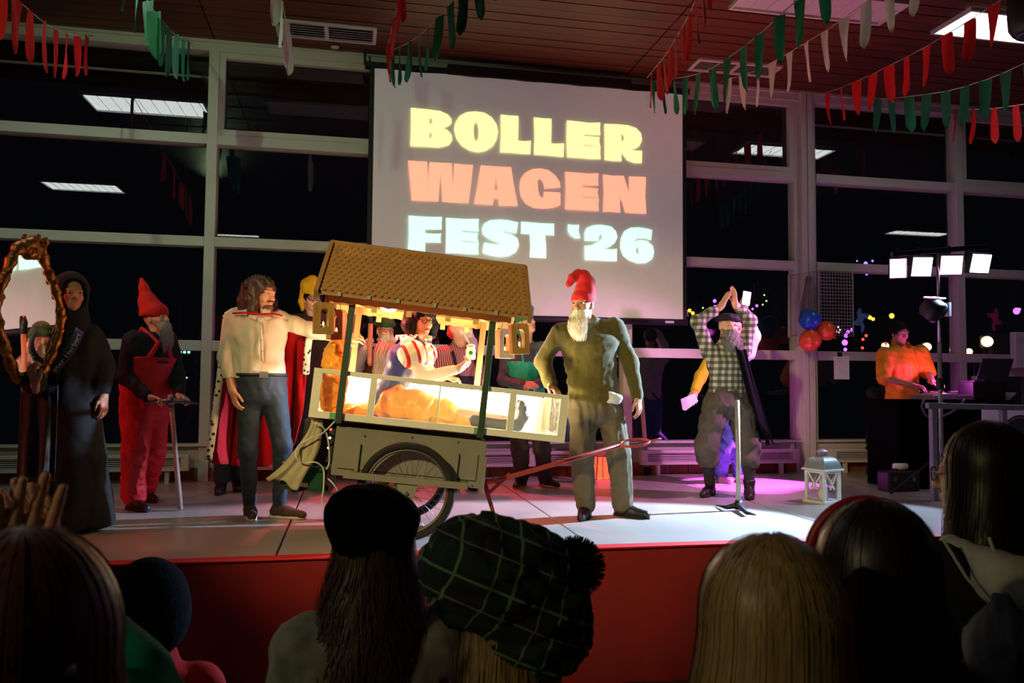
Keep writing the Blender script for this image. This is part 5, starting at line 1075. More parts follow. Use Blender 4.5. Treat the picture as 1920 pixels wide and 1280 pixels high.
def bob(S):
    for q in (-1, 1): S.chain([p.h(q*.07, -.01, .05), p.h(q*.098, .005, -.03), p.h(q*.096, .022, -.10)], [.05, .048, .030], .03)
    S.chain([p.h(0, -.085, .03), p.h(0, -.09, -.05), p.h(0, -.075, -.11)], [.07, .06, .035], .03); S.cap(p.h(-.06, .066, .058), p.h(.06, .066, .058), .030, .030, .03); S.ell(p.h(0, .0, .09), (.092, .10, .055), p.A, .03)
p.hair_cap(hb, 1, 9, .018, extra=bob, noise=.003); p.glasses()
MB().tube([p.h(-.022, .0965, -.062), p.h(0, .0995, -.064), p.h(.022, .0965, -.062)], .0055, 6).build('lips', mat('lipstick', (176, 60, 58), .4), p.o, True)
# yellow satin skirt spread over the legs, and the pointed dark boots
S = SDF(); S.ell(cw(-.17, -.0, .53), (.12, .18, .12), None, .05); S.chain([cw(-.12, -.06, .54), cw(.03, -.08, .52), cw(.2, -.06, .495), cw(.36, -.05, .46)], [.11, .095, .08, .05], .05); S.chain([cw(-.1, .1, .52), cw(.12, .1, .50), cw(.3, .08, .46)], [.10, .09, .05], .05); S.ell(cw(-.42, -.05, .45), (.16, .16, .045), None, .05); S.cut(cw(0, 0, .425), -CRn[:, 2]); S.cut(cw(0, -.285, 0), -CRn[:, 1]); S.cut(cw(0, .265, 0), CRn[:, 1])
sdf_part('skirt', S, .009, mat('satin_yellow', (228, 164, 18), .35, var=.08, sheen=.4), p.o, folds(.022, 26, 7, 1.))
bo = mat('boot_dark_green', (12, 15, 13), .45)
for q, yy in (('a', -.07), ('b', .08)):
    S = SDF(); S.chain([cw(.40, yy, .48), cw(.62, yy, .462), cw(.70, yy, .47)], [.05, .042, .045], .02); S.chain([cw(.70, yy, .465), cw(.735, yy, .53), cw(.722, yy, .605), cw(.715, yy, .63)], [.042, .038, .028, .012], .02); S.cut(cw(0, 0, .420), -CRn[:, 2]); sdf_part('boot', S, .008, bo, p.o)
# train of yellow satin rising at the left end of the box
tr = thing('satin_train', 'yellow satin cloth rising out of the left end of the glass box', 'cloth', CL(-.56, 0, .42))
S = SDF(); S.chain([cw(-.55, -.1, .50), cw(-.565, -.1, .62), cw(-.575, -.09, .74), cw(-.56, -.07, .86), cw(-.555, -.05, .93)], [.075, .085, .078, .055, .02], .05); S.cut(cw(0, 0, .425), -CRn[:, 2]); S.cut(cw(-.636, 0, 0), -CRn[:, 0])
sdf_part('fabric', S, .009, MATS['satin_yellow'], tr, folds(.024, 30, 8, .5))
# glowing jar in her hand
jc = p.J['wr_a']+unit([.75, -.05, .5])*.115+np.array([-.005, .01, .05]); r = thing('glass_jar', 'small glowing glass jar held out by the woman in the cart', 'jar', jc-[0, 0, .05])
MB().lathe([(.026, -.045), (.033, -.038), (.033, .018), (.026, .030), (.024, .038)], jc, 20).build('jar_body', glow('jar_glow', (1, .82, .5), .55), r, True); MB().lathe([(.029, .040), (.029, .052), (.010, .056)], jc, 20).build('lid', mat('lid_pale', (220, 210, 190), .4), r, True)
MB().lathe([(.014, 0), (.014, .002)], jc+unit(CAM-jc)*.034, 12, unit(CAM-jc)).build('label_dot', mat('label_green', (70, 170, 90), .6), r)
lamp('jar_light', 'POINT', jc+[0, 0, .08], None, (1, .85, .6), .6, .03)
# ================================================================ bunting under the ceiling
flagm = {'red': mat('pennant_red', (212, 18, 22), .6, var=.06), 'green': mat('pennant_green', (12, 122, 84), .6, var=.06), 'white': mat('pennant_white', (214, 206, 200), .6, var=.04)}
cordm = mat('bunting_cord', (170, 170, 150), .7)
def pennant(seed):
    r = np.random.RandomState(seed); N, M_ = 10, 5; P = []; tw = r.uniform(-.5, .5); bx2 = r.uniform(-.03, .03)
    for i in range(N):
        v = i/(N-1); hw = .054*(1-.25*v)*math.sqrt(max(0, 1-max(0, (v-.72)/.28)**2))+.002; row = []
        for j in range(M_):
            u = -1+2*j/(M_-1); a = tw*v; row.append((u*hw*math.cos(a)+.015*v*v*np.sign(bx2), u*hw*math.sin(a)+bx2*v*v+.010*math.sin(2.2*u+v*3+seed), -.36*v))
        P.append(row)
    return MB().grid(P)
def bunting(col, pts, label, L=.36):
    pts = np.array(pts, float); n = len(pts); ln = pts[:, 2]-pts[:, 1]; i_ = np.arange(n)
    dep = 1500*L/np.polyval(np.polyfit(i_, ln, 2 if n > 5 else 1), i_)
    W = []
    for k in range(n):
        d = ray(pts[k, 0], pts[k, 1]); q = CAM+d/FPX*dep[k]
        if q[1] > 8.22: q = PY(pts[k, 0], pts[k, 1], 8.22)
        q[2] = min(q[2], ZC-.015); W.append(q)
    W = np.array(W); r = thing('bunting', label, 'bunting', W[0], None, 'pennant strings under the ceiling')
    e0 = W[0]+(W[0]-W[1])*.8; e1 = W[-1]+(W[-1]-W[-2])*.8
    e0[1] = min(e0[1], YW-.1); e0[2] = min(e0[2], ZC-.004); e1[2] = min(e1[2], ZC-.004)
    MB().tube([e0]+list(W)+[e1], .004, 5).build('cord', cordm, r, True)
    for k in range(n):
        t_ = unit((W[min(k+1, n-1)]-W[max(k-1, 0)])*[1, 1, 0]); a = math.atan2(t_[1], t_[0])+random.uniform(-.35, .35)
        o = pennant(int(pts[k, 0])+k).build('pennant', flagm[col], r, True, True); o.matrix_local = Matrix.Translation(Vector(W[k]-W[0]))@Matrix.Rotation(a, 4, 'Z')
bunting('red', [(163, 67, 142), (146, 67, 147), (126, 64, 150), (106, 56, 145), (83, 43, 137), (59, 23, 124), (31, -2, 103), (2, -25, 82)], 'string of red pennants in the upper left corner')
bunting('green', [(354, 79, 154), (343, 75, 154), (330, 67, 151), (319, 56, 142), (304, 39, 129), (289, 21, 114), (277, 2, 90), (258, -25, 60), (238, -62, 24)], 'string of green pennants above the left windows')
bunting('white', [(542, 62, 146), (536, 40, 124), (529, 0, 88), (520, -45, 50)], 'string of white pennants seen end-on beside the left ceiling vent')
bunting('red', [(728, 84, 157), (733, 62, 138), (740, 32, 112), (748, -5, 80), (757, -48, 42)], 'string of red pennants at the upper left of the screen')
bunting('green', [(735, 95, 167), (749, 88, 161), (768, 79, 154), (785, 67, 147), (803, 51, 133), (823, 32, 117), (845, 7, 95), (869, -20, 70), (898, -50, 38), (925, -88, 5)], 'string of green pennants crossing the upper left of the screen')
bunting('red', [(1222, 135, 202), (1234, 120, 190), (1245, 106, 179), (1257, 89, 166), (1268, 70, 150), (1280, 50, 133), (1292, 28, 112), (1305, -2, 83), (1320, -32, 58), (1335, -72, 22)], 'string of red pennants at the upper right of the screen')
bunting('green', [(1226, 152, 213), (1244, 150, 216), (1264, 147, 219), (1286, 144, 218), (1309, 138, 213), (1336, 127, 205), (1363, 110, 190), (1394, 88, 175), (1425, 63, 154), (1460, 31, 123), (1500, -4, 90), (1544, -48, 47)], 'string of green pennants right of the screen, beside the white ones')
bunting('white', [(1368, 148, 215), (1393, 141, 207), (1421, 131, 198), (1449, 116, 186), (1481, 98, 172), (1512, 79, 158), (1547, 58, 140), (1583, 34, 118), (1623, 5, 92), (1666, -28, 64), (1715, -64, 31)], 'string of white pennants at the upper right')
bunting('red', [(1551, 173, 234), (1578, 164, 228), (1606, 152, 219), (1636, 139, 208), (1667, 123, 195), (1700, 107, 180), (1737, 87, 162), (1775, 64, 142), (1818, 38, 119), (1864, 8, 94)], 'long string of red pennants running to the bright ceiling panel')
bunting('green', [(1645, 185, 249), (1672, 185, 250), (1704, 181, 250), (1737, 177, 247), (1772, 172, 243), (1808, 163, 235), (1848, 150, 225), (1886, 135, 212), (1928, 115, 196)], 'string of bright green pennants at the right edge')
bunting('red', [(1791, 204, 265), (1825, 206, 269), (1862, 204, 270), (1904, 198, 268)], 'short string of red pennants lowest at the right edge')
# ================================================================ light stand with four lamp panels
Yl = 6.3
r = thing('light_stand', 'stand with a black crossbar carrying four glowing lamp panels on the right', 'stage light', PZ(1752, 905, 0))
b0, b1 = PY(1672, 477, Yl), PY(1853, 462, Yl)
MB().bar(b0, b1, .045, .045).build('crossbar', blackp, r, bevel=.004)
pt = PY(1758, 470, Yl); pb = np.array([pt[0], pt[1], .05])
MB().tube([pt, (pt[0], pt[1], 1.35)], .014, 10).build('upper_pole', mat('pole_chrome', (190, 190, 195), .25, .9), r, True); MB().tube([(pt[0], pt[1], 1.38), pb], .019, 10).build('lower_pole', mat('pole_painted', (150, 160, 150), .4, .4), r, True)
MB().lathe([(.03, -.05), (.034, -.04), (.034, .04), (.03, .05)], (pt[0], pt[1], 1.02), 14).build('clamp', blackp, r, True)
for k in range(3): a = k*2.09+.4; MB().tube([(pt[0], pt[1], .40), (pt[0]+.42*math.cos(a), pt[1]+.42*math.sin(a), .012)], .011, 8).build('leg', blackp, r, True)
cols = [(1, .38, .92), (1, .55, .95), (1, .42, .88), (.78, .86, 1)]
for k, (x, y, w_, tw) in enumerate(((1684, 503, .13, -.55), (1729, 500, .17, -.1), (1784, 497, .18, -.25), (1839, 494, .19, .1))):
    c = PY(x, y, Yl-.06); n = unit([tw-.1, -1, -.30]); u = unit(np.cross(n, [0, 0, -1])); v = np.cross(u, n); v = v if v[2] > 0 else -v; Rm = np.array([u, n, v]).T
    hd = MB().box(c-n*.035, (w_+.02, .06, .19), Rm).build('lamp_housing', blackp, r, bevel=.006)
    MB().box(c, (w_, .006, .165), Rm).build('lamp_face', glow('lamp_face_%d' % k, cols[k], 7.), hd)
    MB().tube([c-n*.05+[0, 0, .09], c-n*.05+[0, 0, .17]], .012, 8).build('yoke', blackp, hd)
lamp('panel_beam_white', 'SPOT', PY(1729, 500, Yl-.2), (1.4, 5.0, .1), (.48, .68, 1), 2800, .06, 50, .25)
lamp('panel_beam_cool', 'SPOT', PY(1839, 494, Yl-.2), (3.7, 5.5, .0), (.50, .68, 1), 380, .06, 44, .3)
q = PZ(1452, 912, 0); lamp('panel_beam_magenta', 'SPOT', PY(1784, 497, Yl-.2), q, (1, .08, .95), 4200, .03, 27, .10)
lamp('panel_beam_magenta_wide', 'SPOT', PY(1684, 503, Yl-.2), (2.7, 7.6, .3), (1, .34, .85), 300, .05, 80, .6)
lamp('panel_beam_down', 'SPOT', PY(1839, 494, Yl-.2), (5.8, 5.75, .4), (.85, .62, 1), 45, .05, 70, .6)
lamp('desk_fill_light', 'POINT', PY(1772, 715, 7.1), None, (1, .12, .9), 11, .03)  # added magenta fill for jersey, arms and turntable; the desk has no lamp
pc_ = thing('par_can', 'black lamp can with pale top plate clamped halfway up the light stand', 'stage light', PY(1752, 608, Yl-.1))
c = PY(1750, 580, Yl-.1); MB().lathe([(.085, -.075), (.10, -.06), (.10, .06), (.08, .075)], c, 24, unit([.2, -.6, -.5])).build('can', blackp, pc_, True)
MB().prism([(-.125, -.01), (-.08, -.04), (.02, -.045), (.10, -.02), (.125, .02), (.06, .04), (-.09, .03)], c+[-.0, -.02, .095], (1, 0, 0), (0, .8, .25), .010).build('top_plate', mat('plate_pinkwhite', (215, 205, 210), .4), pc_)
MB().box(c+[.115, -.04, .0], (.02, .06, .12)).build('control_panel', mat('panel_pale', (200, 200, 215), .4), pc_); MB().tube([c, [pt[0], pt[1], c[2]]], .02, 8).build('clamp_arm', blackp, pc_)
MB().prism([(-.07, -.01), (-.02, -.02), (-.02, .0), (-.06, .012)], c+[-.01, -.025, .107], (1, 0, 0), (0, .8, .25), .003).build('print', mat('print_dark', (40, 40, 44), .5), pc_)
# ================================================================ disc jockey's desk
Yd = 6.86
xa, xb = PY(1688, 760, Yd)[0], PY(1842, 760, Yd)[0]; xc = PY(1905, 760, Yd)[0]
dkz = .86
r = thing('dj_desk', 'desk hidden under black cloth on the right of the stage', 'desk', ((xa+xb)/2, Yd+.3, 0))
clb = mat('desk_cloth_black', (3, 3, 4), .95, var=.2, spec=.05)
MB().b2((xa, Yd+.02, dkz-.03), (xc, Yd+.5, dkz)).build('tabletop', clb, r, bevel=.004)
Pg = [[(xa+(xb-xa)*u, Yd-.0-.02*abs(math.sin(u*30))*v, dkz*(1-v)+.004) for v in np.linspace(0, 1, 8)] for u in np.linspace(0, 1, 70)]
o = MB().grid(Pg).build('front_cloth', clb, r, True); o.modifiers.new('t', 'SOLIDIFY').thickness = .004
Pg = [[(xa-.004-.015*abs(math.sin(u*12))*v, Yd+.5*u, dkz*(1-v)+.004) for v in np.linspace(0, 1, 8)] for u in np.linspace(0, 1, 26)]
o = MB().grid(Pg).build('side_cloth', clb, r, True); o.modifiers.new('t', 'SOLIDIFY').thickness = .004
for x in (xa+.05, xc-.05):
    for y in (Yd+.08, Yd+.45): MB().tube([(x, y, 0), (x, y, dkz-.03)], .018, 8).build('leg', blackp, r)
dk1 = thing('turntable', 'silver turntable glowing magenta under the hands of the yellow-jersey person', 'turntable', (PY(1765, 745, Yd+.2)[0], Yd+.25, dkz))
tx = PY(1765, 745, Yd+.2)[0]; MB().b2((tx-.23, Yd+.02, dkz), (tx+.23, Yd+.36, dkz+.05)).build('plinth', mat('plinth_silver', (170, 170, 176), .35, .5), dk1, bevel=.006)
MB().lathe([(.165, 0), (.165, .012), (.16, .016), (.02, .016), (.0, .018)], (tx-.03, Yd+.19, dkz+.05), 36).build('platter', mat('platter_grey', (180, 180, 186), .3, .6), dk1, True); MB().tube([(tx+.17, Yd+.31, dkz+.08), (tx+.16, Yd+.16, dkz+.085), (tx+.1, Yd+.10, dkz+.075)], .006, 6).build('tonearm', chrome, dk1, True)
mxx = tx+.12
m1 = thing('audio_mixer', 'small black mixer with knobs between turntable and laptop', 'mixer', (mxx, Yd+.5, dkz)); MB().b2((mxx-.10, Yd+.37, dkz), (mxx+.10, Yd+.49, dkz+.07)).build('case', blackp, m1, bevel=.005)
for i in range(3):
    for j in range(4): MB().lathe([(.010, 0), (.008, .016)], (mxx-.06+.06*i, Yd+.385+.028*j, dkz+.07), 10).build('knob', mat('knob_%d' % (j % 2), [(190, 80, 30), (200, 200, 205)][j % 2], .4), m1)
lt = thing('laptop', 'open dark laptop seen from behind on the desk', 'laptop', PY(1845, 740, Yd+.2)); lc = PY(1843, 738, Yd+.18); pass
Rl = np.array([unit([1, -.12, 0]), unit([.12, 1, 0]), [0, 0, 1]]).T
MB().box((lc[0], lc[1]+.02, dkz+.09), (.34, .24, .18), Rl).build('riser', blackp, lt); MB().box((lc[0], lc[1], dkz+.19), (.33, .23, .016), Rl).build('keyboard_base', mat('laptop_grey', (60, 58, 66), .4, .5), lt, bevel=.003)
tl = unit([.06, -.34, .94]); MB().box((lc[0]+.02, lc[1]-.14, dkz+.31), (.33, .008, .225), np.array([unit([1, -.12, 0]), unit(np.cross(tl, unit([1, -.12, 0]))), tl]).T).build('lid', MATS['laptop_grey'], lt, bevel=.003)
bw = PY(1892, 746, Yd+.1); tag(MB().lathe([(.07, 0), (.12, .05), (.135, .075), (.125, .075), (.06, .01)], (bw[0], Yd+.2, dkz+.001), 28).build('bowl', mat('bowl_white', (225, 215, 215), .3), None, True), 'shallow white bowl at the right end of the desk', 'bowl')
tag(MB().tube([PY(x, y, Yd-.06) for x, y in ((1810, 748), (1800, 760), (1785, 772), (1768, 780), (1750, 784), (1735, 778), (1728, 762), (1732, 748))], .012, 8).build('audio_cable', mat('cable_magenta_lit', (120, 70, 150), .4), None, True), 'thick cable drooping over the front of the black desk', 'cable')  # magenta stage light is put into the cable's colour
# railing and banner
Yr = 6.15
r = thing('metal_railing', 'grey metal railing in front of the desk at the right edge', 'railing', PZ(1752, 905, 0)); rm = mat('railing_grey', (128, 134, 136), .5)
ra, rb_ = PY(1738, 760, Yr), PY(1990, 766, Yr); MB().bar(ra, rb_, .05, .05).build('top_rail', rm, r, bevel=.004)
for x in (1749, 1880): q = PY(x, 766, Yr); MB().b2((q[0]-.025, q[1]-.025, 0), (q[0]+.025, q[1]+.025, q[2])).build('post', rm, r, bevel=.003)
q0 = PY(1749, 880, Yr); q1 = PY(1990, 850, Yr); MB().bar((q0[0], Yr, .26), (q1[0], Yr, .26), .03, .03).build('lower_rail', rm, r)
Yb = 6.28; r = thing('banner', 'white banner with a dark round emblem behind the grey railing', 'banner', PY(1880, 905, Yb)); A0, A1 = PY(1841, 764, Yb), PY(2000, 905, Yb)
MB().b2((A0[0], Yb, A1[2]), (A1[0], Yb+.006, A0[2])).build('sheet', mat('banner_white', (214, 208, 214), .7, var=.05), r)
cc = PY(1915, 826, Yb); cc[1] = Yb-.001; R_ = .235
def disc(rad, dy): return [(rad*math.cos(a), rad*math.sin(a)) for a in np.linspace(0, 6.283, 49)[:-1]]
em = MB().prism(disc(R_, 0), cc, (1, 0, 0), (0, 0, 1), .002).build('emblem', mat('emblem_dark', (44, 40, 48), .7, var=.3, vs=12), r)
MB().prism(disc(R_*.93, 0), cc-[0, .0025, 0], (1, 0, 0), (0, 0, 1), .001, [disc(R_*.86, 0)]).build('emblem_ring', mat('emblem_grey', (92, 80, 88), .7), em)
F_ = [(0, 0), (.055, 0), (.068, .09), (.115, .09), (.122, .135), (.075, .135), (.082, .175), (.135, .175), (.142, .22), (.035, .22)]
def pq(px, py): q = PY(px, py, Yb-.004); return q
MB().prism([(x*.92, y*.92) for x, y in F_], pq(1888, 852), (1, 0, 0), (0, 0, 1), .001).build('emblem_letter', mat('letter_yellow', (150, 142, 30), .6), em)
MB().prism([(0, 0), (.05, 0), (.07, .19), (.02, .19)], pq(1914, 850), (1, 0, 0), (0, 0, 1), .001).build('emblem_letter', mat('letter_orange', (200, 104, 80), .6), em)
# black case on the floor with a paper roll
q = PZ(1696, 922, 0); r = thing('equipment_case', 'black equipment case on the floor in front of the desk', 'case', (q[0], q[1]+.09, 0)); MB().b2((q[0]-.17, q[1], .0), (q[0]+.17, q[1]+.17, .19)).build('shell', mat('case_black', (26, 24, 28), .5), r, bevel=.015); MB().tube([(q[0]-.06, q[1]+.02, .19), (q[0]-.05, q[1]+.02, .21), (q[0]-.12, q[1]+.02, .21), (q[0]-.13, q[1]+.02, .19)], .008, 6).build('handle', blackp, r)
for x in (-.1, .1): MB().box((q[0]+x, q[1]-.004, .12), (.03, .008, .04)).build('latch', MATS['steel_dull'], r)
tag(MB().tube([(q[0]-.03, q[1]+.10, .226), (q[0]+.10, q[1]+.10, .226)], .033, 16).build('paper_roll', mat('paper_white', (228, 228, 232), .8), None, True), 'white paper roll lying on the black equipment case', 'paper roll')
# ================================================================ standing pickaxe, pole, lanterns
r = thing('pickaxe', 'pickaxe standing upside down with its head on the floor in front of the clapping person', 'pickaxe', PZ(1385, 957, 0)); q = PZ(1385, 957, 0)
MB().tube([q+[0, 0, .02], PY(1384, 850, q[1]), PY(1382, 750, q[1])], [.022, .018, .020], 10).build('handle', mat('handle_grey_wood', (150, 140, 130), .6, var=.2), r, True)
MB().tube([PZ(1343, 947, .012), PZ(1362, 951, .03), q+[0, 0, .045], PZ(1400, 961, .03), PZ(1417, 965, .010)], [.005, .016, .026, .016, .005], 8).lathe([(.032, .01), (.034, .05), (.026, .08)], q, 12).build('pick_head', mat('steel_dark', (40, 40, 46), .5, .6), r, True)
r = thing('wooden_pole', 'pale wooden pole with dark foot standing behind the olive sweater man', 'pole', PZ(1213, 890, 0)); q = PZ(1213, 890, 0); t_ = PY(1202, 735, q[1]-.05); MB().tube([q+[0, 0, .09], t_], .024, 10).build('shaft', mat('pole_wood', (190, 160, 140), .6), r, True); MB().tube([q, q+[0, 0, .09]], [.03, .028], 10).build('foot', blackp, r, True)
# white lantern
q = PZ(1543, 941, 0); S_ = .104; wl = mat('lantern_white', (214, 220, 222), .5, var=.04); a0 = .32
Lr = Matrix.Rotation(a0, 4, 'Z'); r = thing('white_lantern', 'white wooden lantern with metal dome roof standing on the stage floor', 'lantern', q, Lr)
def lb(name, lo, hi, m=wl): return MB().b2(lo, hi).build(name, m, r, local=True, bevel=.002)
lb('base', (-S_-.012, -S_-.012, 0), (S_+.012, S_+.012, .022)); lb('top_plate', (-S_-.018, -S_-.018, .272), (S_+.018, S_+.018, .288))
for x in (-1, 1):
    for y in (-1, 1): lb('corner_post', (min(x*S_, x*(S_-.026)), min(y*S_, y*(S_-.026)), .022), (max(x*S_, x*(S_-.026)), max(y*S_, y*(S_-.026)), .272))
for k in range(4):
    Rk = Matrix.Rotation(k*math.pi/2, 3, 'Z'); g = lambda x, z: Rk@Vector((x, -S_+.008, z))
    MB().bar(g(-.078, .268), g(.028, .115), .008, .011).build('cross_bar', wl, r, local=True); MB().bar(g(.078, .268), g(-.028, .115), .008, .011).build('cross_bar', wl, r, local=True)
    MB().bar(g(-.08, .262), g(.08, .262), .010, .020).build('side_rail', wl, r, local=True)
    MB().box(g(0, .145), (.16 if k % 2 == 0 else .002, .002 if k % 2 == 0 else .16, .24)).build('pane', glass_mat('lantern_glass') if 'lantern_glass' not in MATS else MATS['lantern_glass'], r, local=True)
met = mat('lantern_metal', (150, 168, 164), .4, .5)
P = []
for i in range(9):
    v = i/8; rr_ = (S_+.004)*(math.cos(v*1.25)); zz = .288+.105*math.sin(v*1.45); P.append([(rr_, -rr_, zz), (rr_, rr_, zz), (-rr_, rr_, zz), (-rr_, -rr_, zz)])
mb = MB(); vs = [p_ for row in P for p_ in row]; fs = [(i*4+k, i*4+(k+1) % 4, (i+1)*4+(k+1) % 4, (i+1)*4+k) for i in range(8) for k in range(4)]+[(32, 33, 34, 35)]; mb.add(vs, fs).build('dome_roof', met, r, local=True)
MB().lathe([(.034, .385), (.034, .425), (.05, .427), (.046, .437), (.012, .452), (.0, .453)], (0, 0, 0), 20).build('chimney', met, r, True, True)
for k in range(4): a = k*math.pi/2; MB().lathe([(.007, 0), (.007, .003)], ((S_-.018)*math.cos(a), (S_-.018)*math.sin(a), .335), 10, (math.cos(a), math.sin(a), .5)).build('vent_hole', blackp, r, local=True)
MB().lathe([(.04, .022), (.04, .12), (.005, .118)], (0, 0, 0), 20).build('candle', mat('wax_white', (230, 225, 205), .5), r, True, True)
# red paper lantern on the floor behind
q = PZ(1128, 897, 0); r = thing('paper_lantern', 'glowing red paper lantern on the floor by the heater cover', 'lantern', q)
def fr_(rt, rb, z0, z1): return [(-rb, -rb, z0), (rb, -rb, z0), (rb, rb, z0), (-rb, rb, z0), (-rt, -rt, z1), (rt, -rt, z1), (rt, rt, z1), (-rt, rt, z1)]
MB().add([tuple(q+np.array(v)) for v in fr_(.062, .08, .012, .225)], [(0, 1, 5, 4), (1, 2, 6, 5), (2, 3, 7, 6), (3, 0, 4, 7)]).build('paper_shade', glow('paper_red_glow', (1, .09, .03), 1.3), r)
fv = [q+np.array(v) for v in fr_(.064, .082, .0, .235)]; 
for a, b in ((0, 4), (1, 5), (2, 6), (3, 7), (0, 1), (1, 2), (2, 3), (3, 0), (4, 5), (5, 6), (6, 7), (7, 4)): MB().bar(fv[a], fv[b], .009, .009).build('frame_stick', dk, r)
MB().bar(q+[-.012, -.082, 0], q+[-.010, -.064, .235], .006, .006).build('frame_stick', dk, r)
lamp('paper_lantern_light', 'POINT', q+[0, 0, .1], None, (1, .12, .05), 6, .05)
# ================================================================ things at the glazed wall
for nm, x, y, rp, col_, lb_ in (('balloon', 1518, 599, 19.5, (40, 92, 210), 'blue balloon on the wire cage'), ('balloon', 1549, 620, 18, (240, 96, 50), 'orange-red balloon, the right one of the balloon cluster'), ('balloon', 1519, 638, 20, (232, 88, 50), 'orange-red balloon, lowest of the balloon cluster')):
    c = PY(x, y, 8.02); R_ = rp*9.1/1500; r = thing('balloon', lb_, 'balloon', c, None, 'balloons at the wire cage'); m = mat('balloon_%d' % y, col_, .3, var=.03, spec=.5, sss=.1)
    k = 1 if x < 1540 else 0
    pr = [(.004, -R_*1.12), (R_*.25, -R_*.98), (R_*.62, -R_*.78), (R_*.9, -R_*.42), (R_, 0), (R_*.92, R_*.42), (R_*.7, R_*.72), (R_*.36, R_*.93), (.002, R_)]
    ax_ = unit([.6, .4, .5]) if y < 610 else unit([-.5, .5, .6]) if x > 1540 else unit([.2, .5, -.8]); ax_ = -ax_
    MB().lathe(pr, c, 28, -ax_).build('envelope', m, r, True); MB().lathe([(.004, 0), (.012, .014), (.002, .016)], c+ax_*R_*1.10, 10, ax_).build('knot', m, r, True)
r = thing('wire_cage', 'white wire mesh cage on the wall beside the balloons', 'wire cage', PY(1540, 632, 8.2)); wm = mat('cage_wire', (170, 165, 165), .4, .4)
c4 = [PY(1479, 516, 8.08), PY(1536, 508, 8.30), PY(1536, 622, 8.30), PY(1479, 631, 8.08)]; MB().tube(c4, .012, 6, True).build('side_frame', wm, r); MB().add([c4[0], c4[1], c4[2], c4[3]], [(0, 1, 2, 3)]).build('side_panel', glass_mat('cage_perspex', 1.45, (.8, .8, .8), 0, .05), r)
g0, g1 = PY(1534, 507, 8.26), PY(1600, 630, 8.26); mb = MB()
for i in range(13): x = g0[0]+(g1[0]-g0[0])*i/12; mb.tube([(x, 8.26, g0[2]), (x, 8.26, g1[2])], .0035, 4)
for i in range(20): z = g0[2]+(g1[2]-g0[2])*i/19; mb.tube([(g0[0], 8.26, z), (g1[0], 8.26, z)], .0035, 4)
o = mb.build('wire_grid', wm, r); o['kind'] = 'stuff'
MB().tube([(g0[0], 8.26, g0[2]), (g1[0], 8.26, g0[2]), (g1[0], 8.26, g1[2]), (g0[0], 8.26, g1[2])], .010, 6, True).build('front_frame', wm, r)
mb = MB().tube([PY(1516, 520, 8.2), PY(1512, 545, 8.15), PY(1506, 570, 8.15), PY(1503, 600, 8.2)], .03, 8).build('cable_bundle', mat('bundle_grey', (110, 100, 104), .7), r, True)
q = PY(1579, 690, 8.33); r = thing('paper_notice', 'white sheet of paper taped to the window transom', 'notice', q); a, b = PY(1564, 667, 8.375), PY(1593, 711, 8.375); MB().b2((a[0], 8.378, b[2]), (b[0], 8.3825, a[2])).build('sheet', MATS['paper_white'], r); c = PY(1580, 664, 8.32); MB().box((c[0], 8.377, c[2]), (.06, .004, .05)).build('tape', mat('tape_dark', (36, 30, 50), .5), r)
fig = [(-.02, .20), (.02, .21), (.04, .16), (.03, .12), (.09, .13), (.13, .10), (.16, .13), (.19, .11), (.16, .06), (.11, .05), (.07, .02), (.06, -.03), (.09, -.09), (.08, -.16), (.04, -.20), (.02, -.17), (.03, -.10), (.0, -.07), (-.04, -.09), (-.08, -.07), (-.14, -.06), (-.16, -.09), (-.11, -.02), (-.06, .01), (-.03, .06), (-.05, .13)]
for x, y, k, m, lb_ in ((1612, 601, .72, mat('cutout_blue', (96, 150, 190), .7), 'pale blue paper figure stuck to the window beside the wire cage'), (1868, 600, .70, mat('cutout_pink', (170, 44, 110), .7), 'magenta paper figure stuck to the window right of the light stand')):
    q = PY(x, y, 8.46); sx_ = 1 if x < 1700 else -1
    r = thing('paper_figure', lb_, 'paper cutout', q); pl_ = [(sx_*a*k, b*k) for a, b in fig]; MB().prism(pl_, (q[0], 8.464, q[2]), (1, 0, 0), (0, 0, 1), .003).build('cutout', m, r)
q = PY(1912, 655, 8.25); r = thing('wall_box', 'small pale box with grid fixed to the door frame at the right edge', 'box', q); a, b = PY(1904, 622, 8.25), PY(1935, 690, 8.25); MB().b2((a[0], 8.25, b[2]), (b[0], 8.34, a[2])).build('housing', whitep, r, bevel=.006); MB().b2((a[0]+.02, 8.245, a[2]-.14), (b[0]-.03, 8.25, a[2]-.05)).build('cover_plate', mat('cover_grey', (180, 190, 180), .5), r)
# ================================================================ coloured lights set beyond the glass, two sets in place of reflections
def lights(label, pts, rgb, st, Yo, size, name='light_string'):
    P_ = [PY(x, y, Yo) for x, y in pts]; r = thing(name, label, 'light string', P_[0], None, 'coloured light strings in the dark outside')
    P2 = sorted(P_, key=lambda q: (q[0], q[2])); MB().tube([(P2[0][0], Yo, 4.5)]+P2, .004, 5).build('wire', blackp, r)
    for q, s_ in zip(P_, size if hasattr(size, '__len__') else [size]*len(P_)): MB().sphere(q, (s_*.8, s_*.6, s_*.8), 12, 8).build('bulb', glow('bulb_%.2f_%.2f_%.2f' % rgb, rgb, st), r, True)
lights('purple and blue fairy lights glowing through the window beside the balloons', [(1597, 618), (1590, 622), (1586, 629), (1584, 642), (1585, 655)], (.55, .12, 1), 2.4, 9.6, [.03, .03, .035, .05, .03])
lights('pink-white fairy lights just right of the balloons', [(1566, 614), (1572, 613), (1575, 618), (1568, 621), (1573, 623)], (1, .55, .9), 2.2, 9.6, .016)
